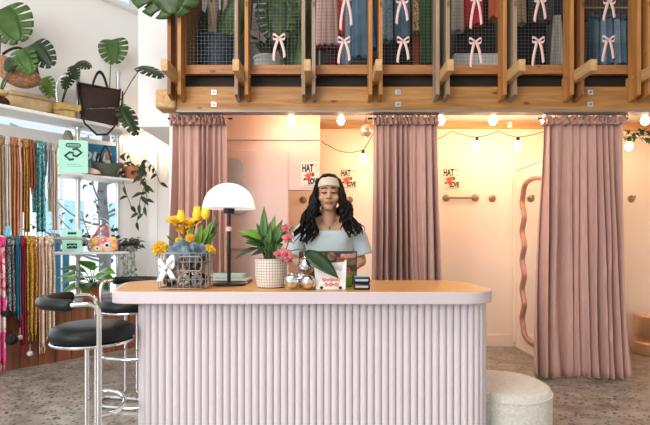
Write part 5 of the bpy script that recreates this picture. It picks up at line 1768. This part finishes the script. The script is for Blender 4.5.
# stationery behind the lamp
for i, (w, d, h, m, lb, dx, rz) in enumerate(((.235, .17, .012, 'black_plastic', 'black folder at the bottom of the stack behind the mushroom lamp', 0.02, .02), (.225, .165, .014, 'paper', 'white notebook in the middle of the stack behind the mushroom lamp', .02, -.04), (.215, .15, .026, 'mint', 'mint green notebook topping the stack behind the mushroom lamp', -.005, .03))):
    z = Z0 + (.0, .0128, .0274)[i]
    c = Vector((RX(229, 2.93) + dx, 2.93, z))
    tb_ = thing('notebook', lb, 'notebook', c, rz)
    MB().box(-w / 2, w / 2, -d / 2, d / 2, 0, h).build('cover', M[m], tb_, bevel=.003)
    MB().box(-w / 2 + .004, w / 2 - .004, -d / 2 - .0012, -d / 2 + .004, h * .25, h * .75).build('pages', M['paper'], tb_, smooth=False)

# potted plant in the grid pot
px_, py_ = RX(271, 2.60), 2.60
t = thing('potted_plant', 'peace lily and pink orchid in a white grid-patterned pot on the counter', 'plant', (px_, py_, Z0))
MB().lathe([(0, 0), (.070, 0), (.080, .006), (.089, .06), (.091, .158), (.085, .160), (.082, .135), (0, .135)], 48).build('pot', M['grid_pot'], t)
MB().lathe([(0, .1352), (.080, .1352), (.080, .139), (0, .139)], 24).build('soil', M['soil'], t)
o = Vector((px_, py_, Z0 + .135))
LV = [(262, 207, .05, 'leaf'), (268, 222, .055, 'leaf_light'), (256, 224, .055, 'leaf'), (246, 229, .06, 'leaf_light'), (239, 231, .05, 'leaf_light'), (275, 214, .045, 'leaf_light'), (281, 222, .05, 'leaf'), (287, 233, .05, 'leaf_light'), (290, 228, .045, 'leaf'), (252, 236, .055, 'leaf'), (262, 230, .06, 'leaf_dark'), (272, 233, .06, 'leaf'), (246, 243, .05, 'leaf_dark'), (278, 238, .06, 'leaf_dark'), (267, 240, .07, 'leaf_light'), (258, 244, .06, 'leaf'), (236, 258, .05, 'leaf_dark'), (250, 256, .045, 'leaf_dark'), (283, 244, .05, 'leaf'), (270, 226, .04, 'leaf_light'), (243, 236, .05, 'leaf'), (279, 228, .045, 'leaf_light')]
LV += [(RND.uniform(244, 288), RND.uniform(214, 250), .034, RND.choice(['leaf', 'leaf_dark', 'leaf'])) for _ in range(16)]
for i, (ex, ey, W, m) in enumerate(LV):
    e = P(ex, ey, py_ + (-.07, .05, -.02, .08)[i % 4])
    s = o + Vector(((i % 5 - 2) * .012, (i % 3 - 1) * .02, 0))
    d = e - s
    side = abs(ex - 268) / 30
    W *= .95
    a = s + d * .36 + Vector((0, 0, .02 + .05 * side))
    b = MB()
    leaf(b, frame_to(a, (e - a) + Vector((0, 0, .22 * (e - a).length)), (.3 * (ex - 268) / 25, -.7, .8)), (e - a).length * 1.04, W, .30, .12, 10)
    b.build('leaf', M[m], t, world=True, solid=.0015)
    MB().tube([s, s.lerp(a, .5) + Vector((0, 0, .01)), a], .0035, 6).build('leaf_stalk', M['stem'], t, world=True)
# orchid
fl = [(286, 228, .028), (288, 238, .034), (279, 254, .032), (286, 254, .038), (289, 260, .026)]
sp = [o + Vector((.03, -.02, -.01)), P(282, 262, py_ - .06), P(286, 250, py_ - .09), P(289, 240, py_ - .09), P(286, 226, py_ - .08)]
MB().tube(curve_pts(sp[0], sp[1], 0, 4)[:-1] + curve_pts(sp[1], sp[2], 0, 4)[:-1] + curve_pts(sp[2], sp[3], 0, 4)[:-1] + curve_pts(sp[3], sp[4], 0, 4), .003, 6).build('orchid_stem', M['stem'], t, world=True)
for i, (ex, ey, r) in enumerate(fl):
    c = P(ex, ey, py_ - .11)
    mt = frame_to(c, (1, 0, .1 * i), (.25 * math.sin(i * 2), -1, .25))
    mb = MB()
    for k in range(5):
        a = 2 * PI * k / 5 + PI / 2
        leaf(mb, mt @ Matrix.Rotation(a, 4, 'Z') @ Matrix.Rotation(-.12, 4, 'Y'), r * (1.15 if k % 2 else 1.0), r * (1.0 if k in (1, 4) else .7), .15, .1, 5)
    fo = mb.build('flower', M['orchid'], t, world=True, solid=.001)
    MB().ball(c + Vector((0, -.008, -.002)), (r * .25, r * .22, r * .25), 10, 8).build('flower_centre', M['orchid_dark'], fo, world=True)
# the single broad leaf leaning over the card
a, e = P(306, 251, 2.50), P(339, 277, 2.37)
MB().tube([o + Vector((.05, -.03, 0)), P(290, 251, 2.55), P(299, 249, 2.52), a], .003, 6).build('leaf_stalk', M['stem'], t, world=True)
b = MB(); leaf(b, frame_to(a, e - a, (.35, -1, .5)), (e - a).length, .105, .05, .06, 12); b.build('leaf', M['leaf_dark'], t, world=True, solid=.0015)

# mirror balls
for i, (px, py, r, lb, Yv) in enumerate(((306, 272.0, .049, 'topmost small silver mirror ball resting on the others', 2.545), (292, 283.3, .043, 'small silver mirror ball right against the grid pot', 2.47), (308, 284.0, .040, 'small silver mirror ball right against the white card', 2.455), (302, 281, .045, 'small silver mirror ball half hidden at the back of the heap', 2.60))):
    c = P(px, py, Yv)
    c.z = max(c.z, Z0 + r) if i else Z0 + .0955 + .028
    if i:
        c.z = Z0 + r
    t = thing('mirror_ball', lb, 'mirror ball', (c.x, c.y, c.z - r), RND.random(), 'small mirror balls')
    mb = MB()
    nl = 15
    for j in range(nl):
        th = PI * (j + .5) / nl
        k = max(4, int(2 * nl * math.sin(th)))
        h = r * PI / nl * .46
        for q in range(k):
            an = 2 * PI * (q + .5 * (j % 2)) / k
            d = Vector((math.sin(th) * math.cos(an), math.sin(th) * math.sin(an), math.cos(th)))
            T_ = frame_to(Vector((0, 0, r)) + d * (r - .002), d.orthogonal() if abs(d.z) > .999 else Vector((0, 0, 1)).cross(d), d)
            mb.box(-h, h, -h, h, -.001, .0018, T_ @ Matrix.Rotation(.03 * math.sin(7 * q + j), 4, 'X'))
    mb.build('tile_skin', M['disco'], t, smooth=False)
    MB().ball((0, 0, r), r - .0022, 20, 12).build('core', M['ink_grey'], t)

# white card
cx0, cyY = RX(330.5, 2.46), 2.46
t = thing('folded_card', 'white folded card with coral script leaning beside the mirror balls', 'card', (cx0, cyY, Z0), -.03)
hw = .085
poly = [(-.078, 0), (.080, 0), (.086, .155), (.078, .160), (.062, .100), (-.01, .115), (-.082, .145), (-.090, .140)]
MB().prism(poly, -.0008, .0008, TRS((0, 0, 0), (PI / 2 - .14, 0, 0))).build('front_panel', M['paper'], t, smooth=False)
MB().prism([(-.078, 0), (.080, 0), (.086, .15), (-.08, .14)], -.0008, .0008, TRS((0, .065, 0), (PI / 2 + .22, 0, 0))).build('back_panel', M['paper'], t, smooth=False)
Tm = TRS((0, -.0018, 0), (-.14, 0, 0))
mb = MB()
for row_, (z, x0, x1) in enumerate(((.052, -.045, .050), (.026, -.032, .042))):
    pts_ = [Tm @ Vector((lerp(x0, x1, i / 40) + .004 * math.sin(i * 1.9), -.0006, z + .0075 * math.sin(i * 1.15 + row_) * (1 + .5 * math.sin(i * .4)))) for i in range(41)]
    mb.tube(pts_, .0020, 5)
mb.build('script_lettering', M['ink_coral'], t)
mb = MB()
for x, z in ((-.062, .098), (-.05, .09), (-.045, .104), (-.03, .088), (-.068, .115)):
    mb.ball(Tm @ Vector((x, -.0006, z)), .0024, 6, 5)
mb.build('speckles', M['ink_grey'], t)
for x in (-.048, .052):
    MB().ball(Tm @ Vector((x, -.003, .010)), (.009, .006, .008), 12, 8).build('black_dot', M['ink'], t)

# card readers
for i, (z, lb) in enumerate(((0, 'black card reader lying under the other beside the white card'), (.0345, 'black card reader with a blue screen on top of the other'))):
    c = Vector((RX(361.5, 2.5), 2.50, Z0 + z))
    t = thing('card_reader', lb, 'card reader', c, -.05, 'stacked card readers')
    MB().box(-.044, .044, -.055, .055, 0, .033).build('body', M['black_plastic'], t, bevel=.007)
    MB().box(-.034, .034, -.0562, -.0548, .011, .022).build('silver_strip', M['galv'], t, smooth=False)
    MB().box(-.036, .036, -.045, .03, .0328, .0342 if i else .0338).build('screen', M['screen_blue'] if i else M['black_plastic'], t, smooth=False)
solo('sample_box', 'small green box between the white card and the card readers', 'box', MB().box(RX(344, 2.62), RX(352, 2.62), 2.60, 2.66, Z0, Z0 + .065), M['green_card'], bevel=.006)
c = Vector((RX(343, 2.46) + .025, 2.47, Z0))

# laptop
lx, ly = RX(328, 2.76), 2.76
t = thing('laptop', 'open laptop with a brown sticker-covered lid facing the shop', 'laptop', (lx, ly, Z0))
MB().box(-.172, .172, .0, .235, 0, .017).build('keyboard_base', M['laptop'], t, bevel=.005)
mb = MB()
for r_ in range(5):
    for k in range(13):
        mb.box(-.15 + .0232 * k, -.15 + .0232 * k + .019, .03 + .021 * r_, .03 + .021 * r_ + .017, .017, .0185)
mb.build('keys', M['key'], t, smooth=False)
TL = TRS((0, -.004, .018), (.20, 0, 0))
lid = MB().box(-.172, .172, -.008, 0, 0, .188, TL).build('lid', M['laptop'], t, bevel=.004)
MB().box(-.162, .162, .0002, .0010, .012, .178, TL).build('screen', M['screen_glow'], t, smooth=False)
stk = [(.115, .155, .085, .034, (.50, .36, .33)), (.02, .157, .05, .05, (.20, .155, .12)), (.08, .125, .06, .055, (.35, .12, .09)), (.14, .13, .05, .05, (.16, .14, .08)), (.10, .06, .07, .04, (.42, .12, .13)), (-.05, .155, .055, .04, (.30, .22, .15)), (-.12, .157, .05, .05, (.36, .30, .26)), (-.12, .10, .06, .07, (.24, .10, .06)), (.03, .09, .05, .04, (.45, .38, .32)), (.15, .05, .04, .03, (.12, .18, .06)), (-.05, .06, .05, .04, (.18, .13, .1)), (.155, .155, .02, .05, (.3, .25, .22))]
for i, (x, z, w, h, col) in enumerate(stk):
    if i % 3 == 1:
        MB().lathe([(0, 0), (w / 2, 0), (w / 2, .0008), (0, .0008)], 20, TL @ TRS((x, -.0081, z), (PI / 2, 0, 0))).build('sticker', mat('sticker_%d' % i, col, .5, var=.5, scale=60), lid)
    else:
        MB().box(x - w / 2, x + w / 2, -.0090, -.0082, z - h / 2, z + h / 2, TL).build('sticker', mat('sticker_%d' % i, col, .5, var=.5, scale=60), lid, smooth=False)
mb = MB()
for i in range(7):
    x = .081 + .0115 * i
    mb.box(x - .004, x + .004, -.0096, -.0091, .146, .164 - .003 * (i % 2), TL)
mb.build('sticker_lettering', M['ink_coral'], lid, smooth=False)

# ------------------------------------------------------------------ person
PX, PY = .028, 3.40
pr = thing('person', 'person with long wavy black hair, cream headband and pale blue tee behind the counter', 'person', (PX, PY, 0))
HZc = 1.585
HT = Matrix.Translation((0, 0, HZc - .008)) @ Matrix.Diagonal((1.2, 1.12, 1.12, 1)) @ Matrix.Translation((0, 0, -HZc))
HP = lambda p: HT @ Vector(p)
sk = MB()
sk.ball((0, .012, HZc + .012), (.071, .090, .098), 24, 16)               # skull
sk.ball((0, -.030, HZc - .045), (.059, .062, .078), 22, 14)              # face
sk.ball((0, -.060, HZc - .104), (.032, .030, .026), 16, 10)               # chin
for s in (-1, 1):
    sk.ball((s * .036, -.062, HZc - .045), (.026, .026, .028), 14, 10)   # cheeks
    sk.ball((s * .027, -.085, HZc - .008), (.016, .010, .010), 12, 8)    # lids
    sk.capsule((s * .012, -.092, HZc + .010), (s * .044, -.080, HZc + .010), .009, .008, 10)  # brow ridge
    sk.ball((s * .072, .012, HZc - .02), (.009, .018, .028), 12, 8)      # ears
sk.capsule((0, -.092, HZc - .002), (0, -.111, HZc - .042), .008, .0125, 10)
sk.ball((.011, -.100, HZc - .046), (.009, .010, .008), 10, 8)
sk.ball((-.011, -.100, HZc - .046), (.009, .010, .008), 10, 8)
sk.ball((0, -.088, HZc - .073), (.022, .012, .012), 14, 10)
sk.v = [HT @ v for v in sk.v]
sk.capsule((0, .015, HZc - .06), (0, .022, 1.37), .054, .060, 16)
for s in (-1, 1):
    sk.capsule((s * .03, .026, 1.385), (s * .155, .026, 1.318), .038, .046, 12)
    sk.ball((s * .175, .025, 1.30), (.055, .055, .052), 16, 10)
sk.capsule((-.13, .02, 1.285), (.13, .02, 1.285), .075, .075, 16)
sk.ball((0, .02, 1.20), (.165, .10, .17), 20, 14)
sk.ball((0, .02, 1.03), (.135, .092, .17), 20, 14)
sk.ball((0, .025, .90), (.165, .105, .13), 20, 14)
arm = []
for s in (-1, 1):
    sk.capsule((s * .183, .025, 1.295), (s * .238, .02, 1.065), .050, .041, 14)
    sk.capsule((s * .238, .02, 1.065), (s * .150, -.27, 1.022), .040, .025, 14)
    sk.capsule((s * .150, -.27, 1.022), (s * .128, -.345, 1.008), .026, .022, 12)
    sk.ball((s * .122, -.352, 1.006), (.036, .042, .016), 14, 10)
    for k in range(4):
        fx_ = s * (.122 + (k - 1.5) * .019)
        L1 = (.030, .036, .034, .026)[k if s > 0 else k]
        sk.capsule((fx_, -.382, 1.008), (fx_ - s * .004, -.382 - L1, 1.006), .0085, .008, 8)
        sk.capsule((fx_ - s * .004, -.382 - L1, 1.006), (fx_ - s * .006, -.382 - L1 * 1.7, .988), .008, .0068, 8)
    sk.capsule((s * .095, -.33, 1.004), (s * .072, -.365, .998), .0105, .009, 8)
    sk.capsule((s * .072, -.365, .998), (s * .066, -.392, .990), .009, .0075, 8)
    sk.capsule((s * .085, .025, .88), (s * .092, .0, .48), .082, .052, 14)
    sk.capsule((s * .092, .0, .48), (s * .095, .03, .09), .052, .036, 14)
    sk.capsule((s * .095, .03, .05), (s * .105, -.12, .035), .036, .026, 12)
sk.build('body', M['skin'], pr, voxel=.0058, rel=3)
# face details
for s in (-1, 1):
    MB().tube([(s * .010, -.1010, HZc + .0135), (s * .026, -.0995, HZc + .0165), (s * .046, -.085, HZc + .0115)], [.0035, .0046, .003], 6, M=HT).build('eyebrow', M['lash'], pr)
    MB().tube([(s * .013, -.0950, HZc - .012), (s * .027, -.0975, HZc - .0175), (s * .044, -.0855, HZc - .012)], [.0025, .0046, .003], 6, M=HT).build('eyelash', M['lash'], pr)
def lipf(y0, up):
    return [(-.022, -.0925, HZc - .073), (-.010, -.101, HZc - .0735 + up), (0, -.1025, HZc - .0735 + up * .8), (.010, -.101, HZc - .0735 + up), (.022, -.0925, HZc - .073)]
MB().tube(lipf(0, .003), [.0012, .0042, .004, .0042, .0012], 8, M=HT).build('upper_lip', M['lip'], pr)
MB().tube(lipf(0, -.005), [.0012, .0038, .0044, .0038, .0012], 8, M=HT).build('lower_lip', M['lip'], pr)
# headband: a wide band round the skull, high in front, low behind
Th = TRS((0, .010, HZc + .018), (.42, 0, 0))
def band(u, v):
    a = 2 * PI * u
    el = lerp(-.02, .56, v)
    return Vector((.0755 * math.cos(a) * math.cos(el), .101 * math.sin(a) * math.cos(el), .108 * math.sin(el) + .0015 * math.sin(14 * a)))
MB().grid(48, 10, band, HT @ Matrix.Translation((0, .010, HZc + .018)) @ Matrix.Rotation(-.17, 4, 'X'), wrap=True).build('headband', M['headband'], pr, solid=.004, ang=80)
# hair: cap behind the band and long wavy locks
hr = MB()
def capf(u, v):
    a = 2 * PI * u
    el = lerp(-.75, PI / 2, v)
    q = Vector((.083 * math.cos(a) * math.cos(el), .102 * math.sin(a) * math.cos(el), .112 * math.sin(el)))
    return q
caps = MB().grid(40, 16, capf, wrap=True)
keep = []
for f in caps.f:
    c = sum((caps.v[i] for i in f), Vector()) / len(f)
    if c.y > -.028 or (c.z > .082 and c.y > -.07):
        keep.append(f)
caps.f = keep
hr.add([HT @ (v + Vector((0, .014, HZc + .012))) for v in caps.v], caps.f)
rr = random.Random(4)
for s in (-1, 1):
    for i in range(84):
        f = i / 83
        y0 = lerp(-.040, .095, f)
        ph, am = .9 * s + rr.gauss(0, .9), rr.uniform(.012, .024)
        low = (1.185 if s < 0 else 1.235)
        zend = rr.uniform(low, low + .10) if f < .6 else rr.uniform(1.27, 1.38)
        spread = rr.uniform(.10, .255) if f < .6 else rr.uniform(.05, .19)
        yend = lerp(-.150, .10, f) + rr.uniform(-.015, .015)
        if f < .45:
            yend = min(yend, -.122)
        x1 = rr.uniform(.080, .102)
        zt_ = HZc + .128 - 9 * (y0 - .012) ** 2
        pts_ = [Vector((s * .003, y0 * .9 + .008, zt_)), Vector((s * .040, y0 + .004, zt_ - .008)), Vector((s * .078, y0 + .004, HZc + .075)), Vector((s * x1 * .98, y0 + .002, HZc + .025))]
        nn = 20
        for k in range(1, nn + 1):
            g = k / nn
            z = lerp(HZc + .02, zend, g)
            x = lerp(x1, spread, g ** 1.5) + .008 * math.sin(PI * min(1, g * 1.6))
            wv = min(1, 2.5 * g)
            pts_.append(Vector((s * (x + am * math.sin(15 * g + ph) * wv), lerp(y0, yend, min(1, g * 1.5) ** .9) + am * .6 * math.cos(15 * g + ph) * wv, z)))
        rs = [.006, .010, .0115, .0115] + [.0108 * (1 - .70 * (k / nn) ** 2) for k in range(1, nn + 1)]
        hr.tube(pts_, rs, 6)
hr.build('hair', M['hair'], pr, voxel=.0036, rel=2)
# tee
te_ = MB()
def tee(u, v):
    a = 2 * PI * u
    k = [(1.292, .205, .108), (1.27, .205, .126), (1.20, .186, .132), (1.10, .172, .122), (1.0, .172, .120), (.86, .183, .128)]
    x = v * (len(k) - 1)
    i = min(int(x), len(k) - 2)
    g = x - i
    z, rx, ry = [lerp(k[i][j], k[i + 1][j], g) for j in range(3)]
    c_, s_ = math.cos(a), math.sin(a)
    z += (.055 * c_ * c_ - .004) * max(0, 1 - v * 4)
    w = .013 * noise.noise(Vector((c_ * 2.4 + 4, s_ * 2.4, z * 11))) - .004 + .004 * math.sin(9 * a + 14 * z) * v
    return Vector(((rx + w) * math.copysign(abs(c_) ** .8, c_), .022 + (ry + w) * math.copysign(abs(s_) ** .85, s_), z))
te_.grid(56, 24, tee, wrap=True)
for s in (-1, 1):
    pts_ = [(s * .150, .024, 1.312), (s * .187, .024, 1.290), (s * .220, .024, 1.235), (s * .243, .022, 1.17), (s * .258, .02, 1.112)]
    rs_ = [.045, .066, .072, .070, .072]
    cp = []
    for i in range(4):
        for k in range(4):
            cp.append((Vector(pts_[i]).lerp(Vector(pts_[i + 1]), k / 4), lerp(rs_[i], rs_[i + 1], k / 4)))
    cp.append((Vector(pts_[4]), rs_[4]))
    b0 = len(te_.f)
    te_.tube([c for c, r in cp], [r + .002 * math.sin(3.1 * i) for i, (c, r) in enumerate(cp)], 24, flat=.92)
    te_.f = te_.f[:-2]
te_.build('tee', M['tee'], pr, solid=.004, ang=80)
# trousers and shoes
tr2 = MB()
tr2.ball((0, .025, .90), (.176, .115, .13), 20, 14)
for s in (-1, 1):
    tr2.capsule((s * .085, .025, .86), (s * .092, .0, .48), .092, .066, 14)
    tr2.capsule((s * .092, .0, .48), (s * .095, .03, .10), .066, .058, 14)
tr2.build('trousers', M['trouser'], pr, voxel=.012, rel=3)
for s in (-1, 1):
    MB().grid(20, 12, lambda u, v: Vector((s * .102 + .048 * math.sin(PI * v) * math.cos(2 * PI * u), -.045 - .135 * math.cos(PI * v), max(.002, .035 + .045 * math.sin(PI * v) * math.sin(2 * PI * u) * (1.2 if v > .5 else .8)))), wrap=True).build('shoe', M['tote'], pr)
# necklace
MB().tube([(-.062, .0, 1.385), (-.045, -.043, 1.362), (-.02, -.060, 1.335), (0, -.066, 1.322), (.02, -.060, 1.335), (.045, -.043, 1.362), (.062, .0, 1.385)], .0022, 6).ball((0, -.068, 1.314), (.007, .004, .009), 10, 8).build('necklace', M['brass'], pr)

# ------------------------------------------------------------------ light, sky and camera
w = bpy.data.worlds.new('daylight')
sc.world = w
w.use_nodes = True
bg = w.node_tree.nodes['Background']
bg.inputs['Color'].default_value = (0.80, 0.93, 1.0, 1)
bg.inputs['Strength'].default_value = 0.85


def area(name, loc, rot, sx, sy, power, col=(1, 1, 1)):
    l = bpy.data.lights.new(name, 'AREA')
    l.shape = 'RECTANGLE'
    l.size, l.size_y = sx, sy
    l.energy = power
    l.color = col
    o = bpy.data.objects.new(name, l)
    C.objects.link(o)
    o.location = loc
    o.rotation_euler = rot
    return o


# daylight through the side window, plus two unseen fill lamps added for the room
area('shopfront_fill', (-4.2, -3.6, 2.7), (PI / 2, 0, -.55), 3.0, 3.4, 255, (1, .985, .96))  # fill lamp added behind the camera, standing in for unseen front daylight
wl_ = WP(-.5, GN - .5, 1.5)
area('window_daylight', wl_, (PI / 2, 0, WA - PI), 3.6, 1.9, 30, (.93, .97, 1))
area('ceiling_fill', (-1.9, 0.5, 4.95), (0, 0, 0), 3, 2.5, 118, (1, .97, .93))  # fill lamp added overhead to brighten the walls, no fitting modelled


def point(name, loc, power, col=(1, .62, .32), r=.04):
    l = bpy.data.lights.new(name, 'POINT')
    l.energy = power
    l.color = col
    l.shadow_soft_size = r
    o = bpy.data.objects.new(name, l)
    C.objects.link(o)
    o.location = loc
    return o


sl = bpy.data.lights.new('sun', 'SUN')
sl.energy = 3.2
sl.angle = .02
so = bpy.data.objects.new('sun', sl)
C.objects.link(so)
so.rotation_euler = Vector((-WN.x * .55, -WN.y * .55, -.83)).to_track_quat('-Z', 'Y').to_euler()
cam = bpy.data.cameras.new('camera')
cam.sensor_width = 36
cam.lens = F / 650 * 36
cam.shift_y = (HZ - 212.5) / 650
co = bpy.data.objects.new('camera', cam)
C.objects.link(co)
co.location = CAM
co.rotation_euler = (PI / 2, 0, 0)
sc.camera = co
vs_ = sc.view_settings
vs_.view_transform = 'Standard'
vs_.look = 'None'
vs_.gamma = 1
vs_.use_curve_mapping = False
vs_.exposure = 0.32
sc.cycles.use_denoising = True
sc.cycles.max_bounces = 8
sc.cycles.sample_clamp_indirect = 6
